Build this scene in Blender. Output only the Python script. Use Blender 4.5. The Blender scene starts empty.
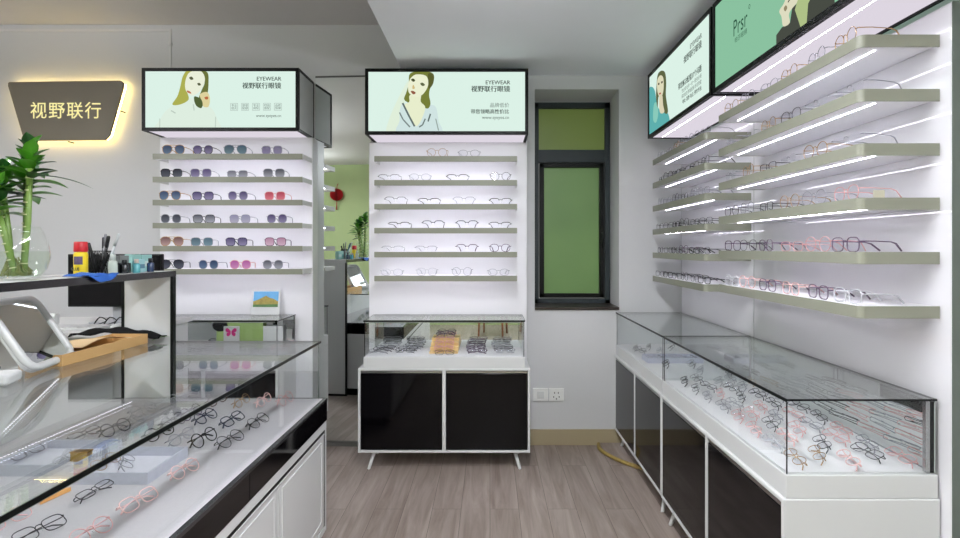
import bpy, bmesh, math, random
from mathutils import Vector, Matrix
rnd = random.Random(7)
sc = bpy.context.scene
COL = sc.collection
PI = math.pi
V = Vector
# ------------------------------------------------------------------ camera
cam_d = bpy.data.cameras.new('camera'); cam = bpy.data.objects.new('camera', cam_d); COL.objects.link(cam)
cam.location = (0, 0, 1.45); cam.rotation_euler = (PI/2, 0, 0)
cam_d.sensor_width = 36; cam_d.lens = 540/960*36
cam_d.shift_x = -10/960; cam_d.shift_y = -21/960; cam_d.clip_start = .02
sc.camera = cam
sc.view_settings.view_transform = 'Standard'; sc.view_settings.look = 'None'
sc.view_settings.exposure = 0.0; sc.view_settings.gamma = 1.0
sc.view_settings.use_curve_mapping = False
sc.render.engine = 'CYCLES'
sc.cycles.transparent_max_bounces = 32
sc.cycles.max_bounces = 10; sc.cycles.diffuse_bounces = 5; sc.cycles.glossy_bounces = 6
sc.cycles.caustics_reflective = False; sc.cycles.caustics_refractive = False
sc.cycles.sample_clamp_indirect = 4.0
sc.cycles.use_denoising = True

# ------------------------------------------------------------------ materials
def lin(c):
    o = []
    for v in c[:3]:
        v /= 255.0
        o.append(v/12.92 if v <= .04045 else ((v+.055)/1.055)**2.4)
    return (*o, 1.0)
MATS = {}
def new_mat(name):
    m = bpy.data.materials.new(name); m.use_nodes = True
    nt = m.node_tree
    for n in list(nt.nodes): nt.nodes.remove(n)
    out = nt.nodes.new('ShaderNodeOutputMaterial')
    return m, nt, out
def mat(name, rgb, rough=.5, metal=0., spec=.5, vary=.04, scale=8., bump=0., stretch=(1,1,1), coat=0.):
    if name in MATS: return MATS[name]
    m, nt, out = new_mat(name)
    b = nt.nodes.new('ShaderNodeBsdfPrincipled')
    tc = nt.nodes.new('ShaderNodeTexCoord'); mp = nt.nodes.new('ShaderNodeMapping')
    mp.inputs['Scale'].default_value = stretch
    nz = nt.nodes.new('ShaderNodeTexNoise'); nz.inputs['Scale'].default_value = scale; nz.inputs['Detail'].default_value = 3
    mx = nt.nodes.new('ShaderNodeMix'); mx.data_type = 'RGBA'
    c = lin(rgb)
    mx.inputs[6].default_value = tuple(max(0, x*(1-vary)) for x in c[:3])+(1,)
    mx.inputs[7].default_value = tuple(min(1, x*(1+vary)) for x in c[:3])+(1,)
    L = nt.links.new
    L(tc.outputs['Object'], mp.inputs[0]); L(mp.outputs[0], nz.inputs['Vector'])
    L(nz.outputs['Fac'], mx.inputs[0]); L(mx.outputs[2], b.inputs['Base Color'])
    b.inputs['Roughness'].default_value = rough; b.inputs['Metallic'].default_value = metal
    b.inputs['Specular IOR Level'].default_value = spec
    b.inputs['Coat Weight'].default_value = coat; b.inputs['Coat Roughness'].default_value = .03
    if bump:
        bp = nt.nodes.new('ShaderNodeBump'); bp.inputs['Strength'].default_value = bump; bp.inputs['Distance'].default_value = .002
        L(nz.outputs['Fac'], bp.inputs['Height']); L(bp.outputs[0], b.inputs['Normal'])
    L(b.outputs[0], out.inputs[0]); MATS[name] = m
    return m
def emit(name, rgb, strength=1.):
    if name in MATS: return MATS[name]
    m, nt, out = new_mat(name)
    e = nt.nodes.new('ShaderNodeEmission'); e.inputs[0].default_value = lin(rgb); e.inputs[1].default_value = strength
    nt.links.new(e.outputs[0], out.inputs[0]); MATS[name] = m
    return m
def glass(name, tint=(252, 254, 253), k=1.0, f0=.04, gl=(255, 255, 255), extra=None):
    """clear sheet: transparent with a Schlick reflection; extra = (rgb, amount) milky share"""
    if name in MATS: return MATS[name]
    m, nt, out = new_mat(name); L = nt.links.new
    lw = nt.nodes.new('ShaderNodeLayerWeight'); lw.inputs[0].default_value = .5
    p = nt.nodes.new('ShaderNodeMath'); p.operation = 'POWER'; p.inputs[1].default_value = 5
    q = nt.nodes.new('ShaderNodeMath'); q.operation = 'MULTIPLY_ADD'; q.inputs[1].default_value = (1-f0)*k; q.inputs[2].default_value = f0
    L(lw.outputs['Facing'], p.inputs[0]); L(p.outputs[0], q.inputs[0])
    t = nt.nodes.new('ShaderNodeBsdfTransparent'); t.inputs[0].default_value = lin(tint)
    g = nt.nodes.new('ShaderNodeBsdfGlossy'); g.inputs[0].default_value = lin(gl); g.inputs['Roughness'].default_value = .0
    base = t.outputs[0]
    if extra:
        d = nt.nodes.new('ShaderNodeBsdfDiffuse'); d.inputs[0].default_value = lin(extra[0])
        mm = nt.nodes.new('ShaderNodeMixShader'); mm.inputs[0].default_value = extra[1]
        L(t.outputs[0], mm.inputs[1]); L(d.outputs[0], mm.inputs[2]); base = mm.outputs[0]
    mx = nt.nodes.new('ShaderNodeMixShader'); L(q.outputs[0], mx.inputs[0]); L(base, mx.inputs[1]); L(g.outputs[0], mx.inputs[2])
    L(mx.outputs[0], out.inputs[0]); MATS[name] = m
    return m

def wood_floor():
    m, nt, out = new_mat('floor planks'); L = nt.links.new; N = nt.nodes.new
    tc = N('ShaderNodeTexCoord')
    mp = N('ShaderNodeMapping'); mp.inputs['Rotation'].default_value = (0, 0, PI/2)
    L(tc.outputs['Object'], mp.inputs[0])
    br = N('ShaderNodeTexBrick'); br.inputs['Scale'].default_value = 1; br.inputs['Brick Width'].default_value = 1.2
    br.inputs['Row Height'].default_value = .16; br.inputs['Mortar Size'].default_value = .0012; br.inputs['Mortar Smooth'].default_value = .2
    br.inputs[1].default_value = (0.0, 0, 0, 1); br.inputs[2].default_value = (1, 1, 1, 1); br.inputs[3].default_value = (.5, .5, .5, 1)
    L(mp.outputs[0], br.inputs[0])
    m2 = N('ShaderNodeMapping'); m2.inputs['Scale'].default_value = (16, 1.3, 1); L(tc.outputs['Object'], m2.inputs[0])
    ad = N('ShaderNodeVectorMath'); ad.operation = 'ADD'
    sc_ = N('ShaderNodeVectorMath'); sc_.operation = 'SCALE'; sc_.inputs['Scale'].default_value = 7
    L(br.outputs[0], sc_.inputs[0]); L(m2.outputs[0], ad.inputs[0]); L(sc_.outputs[0], ad.inputs[1])
    n1 = N('ShaderNodeTexNoise'); n1.inputs['Scale'].default_value = 1.1; n1.inputs['Detail'].default_value = 7; n1.inputs['Roughness'].default_value = .62; n1.inputs['Distortion'].default_value = .7
    L(ad.outputs[0], n1.inputs['Vector'])
    r = N('ShaderNodeValToRGB'); e = r.color_ramp.elements
    e[0].position = .28; e[0].color = lin((122, 108, 101)); e[1].position = .78; e[1].color = lin((174, 161, 154))
    e2 = e.new(.5); e2.color = lin((148, 135, 127))
    L(n1.outputs['Fac'], r.inputs[0])
    mx = N('ShaderNodeMix'); mx.data_type = 'RGBA'; mx.blend_type = 'MULTIPLY'; mx.inputs[0].default_value = 1
    r2 = N('ShaderNodeValToRGB'); r2.color_ramp.elements[0].color = (.93, .925, .92, 1); r2.color_ramp.elements[1].color = (1, 1, 1, 1)
    L(br.outputs[0], r2.inputs[0]); L(r.outputs[0], mx.inputs[6]); L(r2.outputs[0], mx.inputs[7])
    mo = N('ShaderNodeMix'); mo.data_type = 'RGBA'; mo.inputs[7].default_value = lin((80, 70, 64))
    L(br.outputs[1], mo.inputs[0]); L(mx.outputs[2], mo.inputs[6])
    b = N('ShaderNodeBsdfPrincipled'); b.inputs['Roughness'].default_value = .42; b.inputs['Specular IOR Level'].default_value = .35
    L(mo.outputs[2], b.inputs['Base Color'])
    bp = N('ShaderNodeBump'); bp.inputs['Strength'].default_value = .15; bp.inputs['Distance'].default_value = .001
    L(n1.outputs['Fac'], bp.inputs['Height']); L(bp.outputs[0], b.inputs['Normal'])
    L(b.outputs[0], out.inputs[0]); return m

def window_green(name, lo, hi, strength):
    m, nt, out = new_mat(name); L = nt.links.new; N = nt.nodes.new
    tc = N('ShaderNodeTexCoord'); nz = N('ShaderNodeTexNoise'); nz.inputs['Scale'].default_value = 2.2; nz.inputs['Detail'].default_value = 1
    L(tc.outputs['Object'], nz.inputs['Vector'])
    mx = N('ShaderNodeMix'); mx.data_type = 'RGBA'; mx.inputs[6].default_value = lin(lo); mx.inputs[7].default_value = lin(hi)
    L(nz.outputs['Fac'], mx.inputs[0])
    b = N('ShaderNodeBsdfPrincipled'); b.inputs['Roughness'].default_value = .35
    L(mx.outputs[2], b.inputs['Base Color']); L(mx.outputs[2], b.inputs['Emission Color']); b.inputs['Emission Strength'].default_value = strength
    L(b.outputs[0], out.inputs[0]); return m

def lens_mat(name, top, bot, op=.85):
    """tinted sunglass lens, graded from top to bottom in the lens's own height"""
    m, nt, out = new_mat(name); L = nt.links.new; N = nt.nodes.new
    tc = N('ShaderNodeTexCoord'); sp = N('ShaderNodeSeparateXYZ'); L(tc.outputs['Object'], sp.inputs[0])
    mr = N('ShaderNodeMapRange'); mr.inputs[1].default_value = .005; mr.inputs[2].default_value = .045; L(sp.outputs[2], mr.inputs[0])
    mx = N('ShaderNodeMix'); mx.data_type = 'RGBA'; mx.inputs[6].default_value = lin(bot); mx.inputs[7].default_value = lin(top)
    L(mr.outputs[0], mx.inputs[0])
    b = N('ShaderNodeBsdfPrincipled'); b.inputs['Roughness'].default_value = .06; L(mx.outputs[2], b.inputs['Base Color'])
    t = N('ShaderNodeBsdfTransparent'); L(mx.outputs[2], t.inputs[0])
    s = N('ShaderNodeMixShader'); s.inputs[0].default_value = op; L(t.outputs[0], s.inputs[1]); L(b.outputs[0], s.inputs[2])
    L(s.outputs[0], out.inputs[0]); return m

M = {
 'wall': mat('painted wall', (208, 208, 210), .75, bump=.05, scale=60, vary=.015),
 'wallgreen': mat('green painted wall', (168, 184, 132), .8, vary=.03),
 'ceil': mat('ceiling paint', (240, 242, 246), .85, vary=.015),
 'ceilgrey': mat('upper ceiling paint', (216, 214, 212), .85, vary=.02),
 'reveal': mat('window reveal plaster', (176, 175, 174), .8, vary=.03),
 'base': mat('beige tile skirting', (166, 152, 124), .35, vary=.06, scale=3),
 'white': mat('white lacquer', (212, 213, 213), .28, vary=.01),
 'whitemat': mat('matt white laminate', (214, 213, 214), .5, vary=.015),
 'panel': mat('glossy white back panel', (232, 231, 235), .05, vary=.008, spec=.75),
 'panelm': mat('satin white back panel', (232, 231, 235), .42, vary=.008, spec=.3),
 'shelf': mat('grey green shelf edge', (138, 139, 124), .42, vary=.05, scale=3, stretch=(1, 1, 12)),
 'endcap': mat('pale shelf end cap', (205, 205, 202), .4),
 'black': mat('gloss black glass door', (7, 6, 8), .07, vary=.1, spec=.22),
 'blackm': mat('matt black metal', (9, 10, 10), .45, vary=.1, spec=.2),
 'trim': mat('dark glass edge', (6, 10, 10), .3, spec=.2),
 'chrome': mat('brushed steel', (190, 190, 190), .22, metal=1),
 'deck': mat('white display cloth', (226, 224, 226), .8, vary=.03, scale=120, bump=.2),
 'deckgrey': mat('pale grey display felt', (182, 178, 182), .85, vary=.06, scale=90, bump=.2),
 'edge': mat('grey green panel edge', (92, 100, 92), .4),
 'slate': mat('slate window frame', (48, 55, 58), .45, vary=.05, spec=.3),
 'sill': mat('dark brown stone sill', (48, 40, 36), .3, vary=.25, scale=25),
 'mirror': mat('mirror silver', (235, 240, 238), .0, metal=1, vary=0),
 'glass': glass('showcase glass', (252, 254, 253), 1.12),
 'glassv': glass('showcase side glass', (253, 254, 254), .55, .02),
 'clear': glass('clear lens', (253, 253, 254), .25, .006),
 'frost': mat('frosted light box side', (205, 208, 206), .6),
 'led': emit('cool white led', (243, 240, 255), 38.0),
 'ledthin': emit('thin cool led', (244, 240, 255), 30.0),
 'glow': emit('lit acrylic underside', (238, 230, 242), .85),
 'lamp': emit('ceiling lamp diffuser', (248, 250, 255), 46.0),  # for the added fill lamps only
 'signbg': emit('light box face', (224, 246, 235), .96),
 'signgreen': emit('green light box face', (142, 198, 164), .95),
 'taupe': mat('taupe sign plate', (112, 105, 92), .55, vary=.03),
 'letter': emit('warm lit letter', (250, 240, 170), 1.0),
 'warm': emit('warm backlight strip', (255, 222, 140), 26.0),
}
M['floor'] = wood_floor()
M['winup'] = window_green('upper green pane', (92, 108, 48), (112, 128, 62), .28)
M['winlow'] = window_green('lower green pane', (82, 112, 66), (108, 138, 82), .28)

# ------------------------------------------------------------------ mesh builder
class MB:
    def __init__(s): s.bm = bmesh.new(); s.mi = 0
    def _f(s, vs, smooth=False):
        try: f = s.bm.faces.new(vs)
        except ValueError: return None
        f.material_index = s.mi; f.smooth = smooth; return f
    def box(s, x0, x1, y0, y1, z0, z1, bev=0., mtx=None):
        b = bmesh.new()
        bmesh.ops.create_cube(b, size=1)
        bmesh.ops.scale(b, vec=(abs(x1-x0), abs(y1-y0), abs(z1-z0)), verts=b.verts)
        if bev: bmesh.ops.bevel(b, geom=b.edges[:], offset=bev, segments=2, profile=.5, affect='EDGES')
        bmesh.ops.translate(b, vec=((x0+x1)/2, (y0+y1)/2, (z0+z1)/2), verts=b.verts)
        if mtx: bmesh.ops.transform(b, matrix=mtx, verts=b.verts)
        s.join(b); return s
    def join(s, b, smooth=None):
        mp = {v: s.bm.verts.new(v.co) for v in b.verts}
        for f in b.faces:
            g = s._f([mp[v] for v in f.verts], f.smooth if smooth is None else smooth)
        b.free()
    def tube(s, pts, r, n=6, closed=False, cap=True, up=None):
        pts = [V(p) for p in pts]; k = len(pts)
        rs = r if isinstance(r, (list, tuple)) else [r]*k
        rings = []; prev = None
        for i, p in enumerate(pts):
            a = pts[(i-1) % k] if (closed or i > 0) else p
            b = pts[(i+1) % k] if (closed or i < k-1) else p
            t = (b-a).normalized() if (b-a).length > 1e-9 else V((0, 0, 1))
            if prev is None:
                u = V((0, 1, 0)) if abs(t.y) < .9 else V((1, 0, 0))
                u = (u - t*u.dot(t)).normalized()
            else:
                u = prev - t*prev.dot(t)
                u = u.normalized() if u.length > 1e-6 else t.orthogonal().normalized()
            prev = u; w = t.cross(u)
            rings.append([s.bm.verts.new(p + (u*math.cos(2*PI*j/n) + w*math.sin(2*PI*j/n))*rs[i]) for j in range(n)])
        for i in range(k if closed else k-1):
            A, B = rings[i], rings[(i+1) % k]
            for j in range(n): s._f([A[j], A[(j+1) % n], B[(j+1) % n], B[j]], True)
        if cap and not closed:
            s._f(rings[0][::-1]); s._f(rings[-1])
        return s
    def lathe(s, prof, c=(0, 0, 0), n=28, cap=True):
        rings = []
        for r, z in prof:
            rings.append([s.bm.verts.new((c[0]+r*math.cos(2*PI*j/n), c[1]+r*math.sin(2*PI*j/n), c[2]+z)) for j in range(n)])
        for A, B in zip(rings, rings[1:]):
            for j in range(n): s._f([A[j], A[(j+1) % n], B[(j+1) % n], B[j]], True)
        if cap: s._f(rings[0][::-1]); s._f(rings[-1])
        return s
    def prism(s, pts, d):
        """pts: 3D polygon, d: extrusion vector"""
        d = V(d); a = [s.bm.verts.new(V(p)) for p in pts]; b = [s.bm.verts.new(V(p)+d) for p in pts]; n = len(pts)
        s._f(a[::-1]); s._f(b)
        for i in range(n): s._f([a[i], a[(i+1) % n], b[(i+1) % n], b[i]])
        return s
    def ico(s, c, r, sub=2, scale=(1, 1, 1), rot=None):
        b = bmesh.new(); bmesh.ops.create_icosphere(b, subdivisions=sub, radius=r)
        bmesh.ops.scale(b, vec=scale, verts=b.verts)
        if rot: bmesh.ops.transform(b, matrix=rot, verts=b.verts)
        bmesh.ops.translate(b, vec=c, verts=b.verts); s.join(b, True); return s
    def leaf(s, base, d, length, width, droop=.3, n=7, side=None):
        base = V(base); d = V(d).normalized(); side = side or d.cross(V((0, 0, 1)))
        side = side.normalized() if side.length > .01 else V((1, 0, 0))
        L = []; p = base.copy(); dd = d.copy()
        for i in range(n+1):
            t = i/n; w = width*math.sin(PI*(t**.75)*.97+.03)*.5
            up = side.cross(dd).normalized()
            L.append((s.bm.verts.new(p+side*w+up*w*.35), s.bm.verts.new(p), s.bm.verts.new(p-side*w+up*w*.35)))
            dd = (dd + V((0, 0, -1))*droop/n).normalized(); p = p+dd*length/n
        for a, b in zip(L, L[1:]):
            s._f([a[0], a[1], b[1], b[0]], True); s._f([a[1], a[2], b[2], b[1]], True)
        return s
    def build(s, name, mats, parent=None, local=False, recalc=True):
        if parent is not None and not local:
            off = V(parent.get('_o', (0, 0, 0)))
            bmesh.ops.translate(s.bm, vec=-off, verts=s.bm.verts)
        if recalc: bmesh.ops.recalc_face_normals(s.bm, faces=s.bm.faces)
        me = bpy.data.meshes.new(name); s.bm.to_mesh(me); s.bm.free()
        for m_ in (mats if isinstance(mats, (list, tuple)) else [mats]): me.materials.append(m_)
        o = bpy.data.objects.new(name, me); COL.objects.link(o)
        if parent is not None: o.parent = parent
        if parent is not None and not local: o['_o'] = parent.get('_o', (0., 0., 0.))
        return o

def tag(o, label=None, cat=None, group=None, kind=None):
    if label: o['label'] = label
    if cat: o['category'] = cat
    if group: o['group'] = group
    if kind: o['kind'] = kind
    return o
def thing(name, label, cat, loc=(0, 0, 0), rz=0., group=None):
    o = bpy.data.objects.new(name, None); COL.objects.link(o); o.empty_display_size = .05
    o.location = loc; o.rotation_euler = (0, 0, rz); o['_o'] = tuple(float(v) for v in loc)
    return tag(o, label, cat, group)
def struct(name, mb, m):
    return tag(mb.build(name, m), kind='structure')
def kids(o): return [c for c in bpy.data.objects if c.parent == o]
def box_ob(name, m, parent, *a, **k):
    local = k.pop('local', False)
    return MB().box(*a, **k).build(name, m, parent, local)
def text_bm(body, size, align='LEFT', bold=0., shear=0., sx=1., sp=1.):
    cu = bpy.data.curves.new('txt', 'FONT'); cu.body = body; cu.size = size; cu.align_x = align
    cu.offset = bold; cu.space_character = sp; cu.shear = shear; cu.resolution_u = 3
    o = bpy.data.objects.new('txt', cu); COL.objects.link(o)
    dg = bpy.context.evaluated_depsgraph_get(); dg.update()
    me = bpy.data.meshes.new_from_object(o.evaluated_get(dg))
    b = bmesh.new(); b.from_mesh(me)
    bmesh.ops.scale(b, vec=(sx, 1, 1), verts=b.verts)
    bpy.data.objects.remove(o); bpy.data.curves.remove(cu); bpy.data.meshes.remove(me)
    return b
def smooth_poly(pts, k=4, closed=True):
    n = len(pts); out = []
    for i in range(n if closed else n-1):
        p0, p1, p2, p3 = [pts[(i+j-1) % n] if closed else pts[min(max(i+j-1, 0), n-1)] for j in range(4)]
        for q in range(k):
            t = q/k
            out.append(tuple(.5*((2*b)+(-a+c)*t+(2*a-5*b+4*c-d)*t*t+(-a+3*b-3*c+d)*t**3) for a, b, c, d in zip(p0, p1, p2, p3)))
    if not closed: out.append(tuple(pts[-1]))
    return out
ORD = ['first', 'second', 'third', 'fourth', 'fifth', 'sixth', 'seventh', 'eighth', 'ninth', 'tenth', 'eleventh', 'twelfth', 'thirteenth', 'fourteenth', 'fifteenth', 'sixteenth']

# ------------------------------------------------------------------ room
XL, XR, YB, YF = -5.2, 1.53, 3.98, -2.5      # left, right, far wall, wall behind the viewer
ZU, ZS, XS = 3.095, 2.72, -.63                # upper ceiling, soffit, soffit edge
struct('floor', MB().box(XL-.1, XR+.1, YF-.1, YB+.4, -.1, 0), M['floor'])
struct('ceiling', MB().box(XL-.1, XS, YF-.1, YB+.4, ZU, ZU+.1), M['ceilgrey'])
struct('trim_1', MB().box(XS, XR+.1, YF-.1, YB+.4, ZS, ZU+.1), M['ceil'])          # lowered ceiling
WX0, WX1, WZ0, WZ1 = .33, .951, 1.012, 2.62
wb = MB()
wb.box(XL-.1, WX0, YB, YB+.4, 0, ZU+.05); wb.box(WX1, XR+.1, YB, YB+.4, 0, ZU+.05)
wb.box(WX0, WX1, YB, YB+.4, 0, WZ0); wb.box(WX0, WX1, YB, YB+.4, WZ1, ZU+.05)
struct('wall_back', wb, M['wall'])
struct('wall_left', MB().box(XL-.1, XL, YF, YB, 0, ZU), M['wall'])
struct('wall_right', MB().box(XR, XR+.1, YF, YB, 0, ZU), M['wall'])
struct('wall_front', MB().box(XL, XR, YF-.1, YF, 0, ZU), M['wallgreen'])
struct('baseboard_back', MB().box(-.86, XR, YB-.012, YB, 0, .116, .002), M['base'])
struct('baseboard_left', MB().box(XL, XL+.012, YF, YB-.012, 0, .1, .002), M['base'])
# window
wn = tag(bpy.data.objects.new('window_1', None), kind='structure'); COL.objects.link(wn); wn.location = (.64, 4.27, WZ0)
wn['_o'] = (.64, 4.27, WZ0)
fy0, fy1 = 4.26, 4.32
f = MB(); fw = .036
f.box(WX0, WX0+.055, fy0, fy1, WZ0, 2.60, .003); f.box(WX1-.045, WX1-.004, fy0, fy1, WZ0, 2.60, .003)
f.box(WX0, WX1-.004, fy0, fy1, 2.55, 2.60, .003); f.box(WX0, WX1-.004, fy0, fy1, WZ0, 1.05, .003)
f.box(WX0+.05, WX1-.045, fy0-.004, fy1, 2.125, 2.225, .003)
f.build('window_frame', M['slate'], wn)
f = MB(); a0, a1, b0, b1 = WX0+.062, WX1-.055, 1.058, 2.118
f.box(a0, a0+.034, fy0-.012, fy1, b0, b1, .003); f.box(a1-.034, a1, fy0-.012, fy1, b0, b1, .003)
f.box(a0, a1, fy0-.012, fy1, b1-.034, b1, .003); f.box(a0, a1, fy0-.012, fy1, b0, b0+.034, .003)
sash = f.build('sash_frame', M['blackm'], wn)
f = MB(); f.box(a1-.026, a1-.010, fy0-.026, fy0-.012, 1.50, 1.60, .002); f.tube([(a1-.018, fy0-.03, 1.57), (a1-.018, fy0-.05, 1.56), (a1-.018, fy0-.05, 1.46)], .006)
f.build('window_handle', M['blackm'], sash)
box_ob('pane', M['winup'], wn, WX0+.05, WX1-.045, fy0+.02, fy0+.03, 2.22, 2.56)
box_ob('pane', M['winlow'], wn, a0+.03, a1-.03, fy0+.02, fy0+.03, b0+.03, b1-.03)
struct('trim_2', MB().box(WX0-.0, WX1, YB-.012, 4.26, WZ0-.018, WZ0+.004, .002), M['sill'])
# surface conduit on the far wall, top left
f = MB(); f.box(XL, -2.36, YB-.012, YB, 3.045, 3.062, .003); f.box(-2.362, -2.345, YB-.012, YB, 2.60, 3.062, .003)
f.box(-2.366, -2.34, YB-.018, YB, 2.94, 2.965, .003)
struct('trim_3', f, M['whitemat'])
# raised floor platform in the corner with a curved taped edge
f = MB(); pl = smooth_poly([(.80, 3.96), (.79, 3.86), (.83, 3.74), (.905, 3.62), (1.0, 3.53), (1.12, 3.47)], 5, False)
poly = [(x, y, 0) for x, y in pl]+[(1.12, 3.96, 0)]
f.prism(poly, (0, 0, .022)); tr = struct('trim_4', f, M['floor'])
f = MB(); f.tube([(x-.004, y-.004, .014) for x, y in pl], .014, 8)
tag(f.build('floor_edging', mat('yellow brown tape edging', (150, 128, 70), .5, vary=.5, scale=45)), 'yellow and brown curved edging around the low corner platform under window wall', 'edging strip')

# ------------------------------------------------------------------ added fill lamps, all out of view, to brighten room and ceiling
def pendant(x, y, z, drop, sx, sy, label):  # hangs an added lamp low enough to throw light upward too
    t = thing('fill_lamp', label, 'added fill lamp', (x, y, z-drop), 0, 'added fill lamps')
    box_ob('diffuser', M['lamp'], t, x-sx/2, x+sx/2, y-sy/2, y+sy/2, z-drop, z-drop+.05)
    for s_ in (-1, 1):
        box_ob('end_cap', M['white'], t, x+s_*(sx/2+.001), x+s_*(sx/2+.016), y-sy/2-.004, y+sy/2+.004, z-drop-.004, z-drop+.054)
        MB().tube([(x+s_*(sx/2+.008), y, z-drop+.055), (x+s_*(sx/2+.008), y, z)], .002, 5).build('cord', M['blackm'], t)
pendant(.05, 1.25, ZS, .20, .24, 1.6, 'white lamp under the lowered ceiling nearest the showcases')
pendant(.05, -1.2, ZS, .20, .26, 1.5, 'white lamp under the lowered ceiling towards the green wall')
pendant(-3.9, -.9, ZU, .34, .5, .4, 'white lamp under the high ceiling towards the green wall')
pendant(-3.1, 1.55, ZU, .34, .5, .7, 'white lamp under the high ceiling above the staff desk')

# ------------------------------------------------------------------ light box signs
PAL = {}
def pmat(rgb, k=.96):
    key = 'print %d %d %d' % rgb
    return emit(key, rgb, k)
def light_box(name, label, origin, rz, W, H, D, bg, art, strip=False):
    """local: x right along the face, y into the wall, z up; the face is the plane y=0"""
    t = thing(name, label, 'light box sign', origin, rz, 'light box signs')
    e = .022
    f = MB()   # frame: twelve bars
    for z0 in (0, H-e): f.box(0, W, 0, e, z0, z0+e); f.box(0, W, D-e*.6, D, z0, z0+e*.6)
    for x0 in (0, W-e): f.box(x0, x0+e, 0, e, e, H-e); f.box(x0+.002, x0+e-.002, D-e*.6, D, e*.6, H-e)
    for x0 in (0, W-e*.8):
        for z0 in (0, H-e*.8): f.box(x0, x0+e*.8, e, D-e*.6, z0, z0+e*.8)
    f.build('frame', M['blackm'], t, True)
    face = box_ob('lit_face', bg, t, e, W-e, .006, .016, e, H-e, local=True)
    box_ob('side_panel', M['frost'], t, .004, .010, e, D-.014, e*.7, H-e*.7, local=True)
    box_ob('side_panel', M['frost'], t, W-.010, W-.004, e, D-.014, e*.7, H-e*.7, local=True)
    box_ob('top_panel', M['whitemat'], t, .012, W-.012, e, D-.014, H-.010, H-.004, local=True)
    bp = box_ob('bottom_panel', M['glow'], t, .012, W-.012, e, D-.014, .006, .012, local=True)
    if strip: box_ob('led_strip', M['ledthin'], bp, .04, W-.04, .090, .092, .0035, .005, local=True)
    groups = {}
    for lay, (nm, rgb, kind, data) in enumerate(art):
        y = .0055-.0004*(lay+1)
        key = nm if kind != 'text' else (nm, lay)
        if key not in groups: groups[key] = (MB(), [])
        mb, ml = groups[key]
        mm = pmat(rgb)
        if mm not in ml: ml.append(mm)
        mb.mi = ml.index(mm)
        if kind == 'poly':
            vs = [mb.bm.verts.new((u, y, v)) for u, v in data]; mb._f(vs)
        elif kind == 'line':
            pts, w = data
            for (u0, v0), (u1, v1) in zip(pts, pts[1:]):
                d = V((u1-u0, v1-v0)).normalized()*w*.5; nx, nz = -d.y, d.x
                mb._f([mb.bm.verts.new(q) for q in ((u0+nx, y, v0+nz), (u0-nx, y, v0-nz), (u1-nx, y, v1-nz), (u1+nx, y, v1+nz))])
        elif kind == 'text':
            body, u, v, size, al, bold, sx = data
            b = text_bm(body, size, al, 0, 0, sx)
            if bold:
                b2 = b.copy(); bmesh.ops.translate(b2, vec=(-bold*1.6, bold*.5, -.0001), verts=b2.verts)
                bmesh.ops.transform(b2, matrix=Matrix(((1, 0, 0, u), (0, 0, 1, y), (0, 1, 0, v), (0, 0, 0, 1))), verts=b2.verts); mb.join(b2)
            bmesh.ops.transform(b, matrix=Matrix(((1, 0, 0, u), (0, 0, 1, y), (0, 1, 0, v), (0, 0, 0, 1))), verts=b.verts)
            mb.join(b)
    for nm, (mb, ml) in groups.items(): mb.build(nm if isinstance(nm, str) else nm[0], ml, face, True, recalc=False)
    return t
def clip(pts, x0, x1, z0, z1):
    """Sutherland-Hodgman against the face"""
    def cut(ps, ins, inter):
        o = []
        for i in range(len(ps)):
            a, b = ps[i-1], ps[i]
            if ins(b):
                if not ins(a): o.append(inter(a, b))
                o.append(b)
            elif ins(a): o.append(inter(a, b))
        return o
    def ix(c): return lambda a, b: (c, a[1]+(b[1]-a[1])*(c-a[0])/(b[0]-a[0]))
    def iz(c): return lambda a, b: (a[0]+(b[0]-a[0])*(c-a[1])/(b[1]-a[1]), c)
    pts = cut(pts, lambda p: p[0] >= x0, ix(x0)); pts = cut(pts, lambda p: p[0] <= x1, ix(x1))
    pts = cut(pts, lambda p: p[1] >= z0, iz(z0)); pts = cut(pts, lambda p: p[1] <= z1, iz(z1))
    return pts
def ell(cx, cy, a, b, rot=0, n=14):
    return [(cx+a*math.cos(t)*math.cos(rot)-b*math.sin(t)*math.sin(rot), cy+a*math.cos(t)*math.sin(rot)+b*math.sin(t)*math.cos(rot)) for t in [2*PI*i/n for i in range(n)]]
INK = (44, 58, 52); INK2 = (92, 106, 100)
SH = .446; SZ = 2.218
URL = 'www.syeyes.cn'
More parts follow.
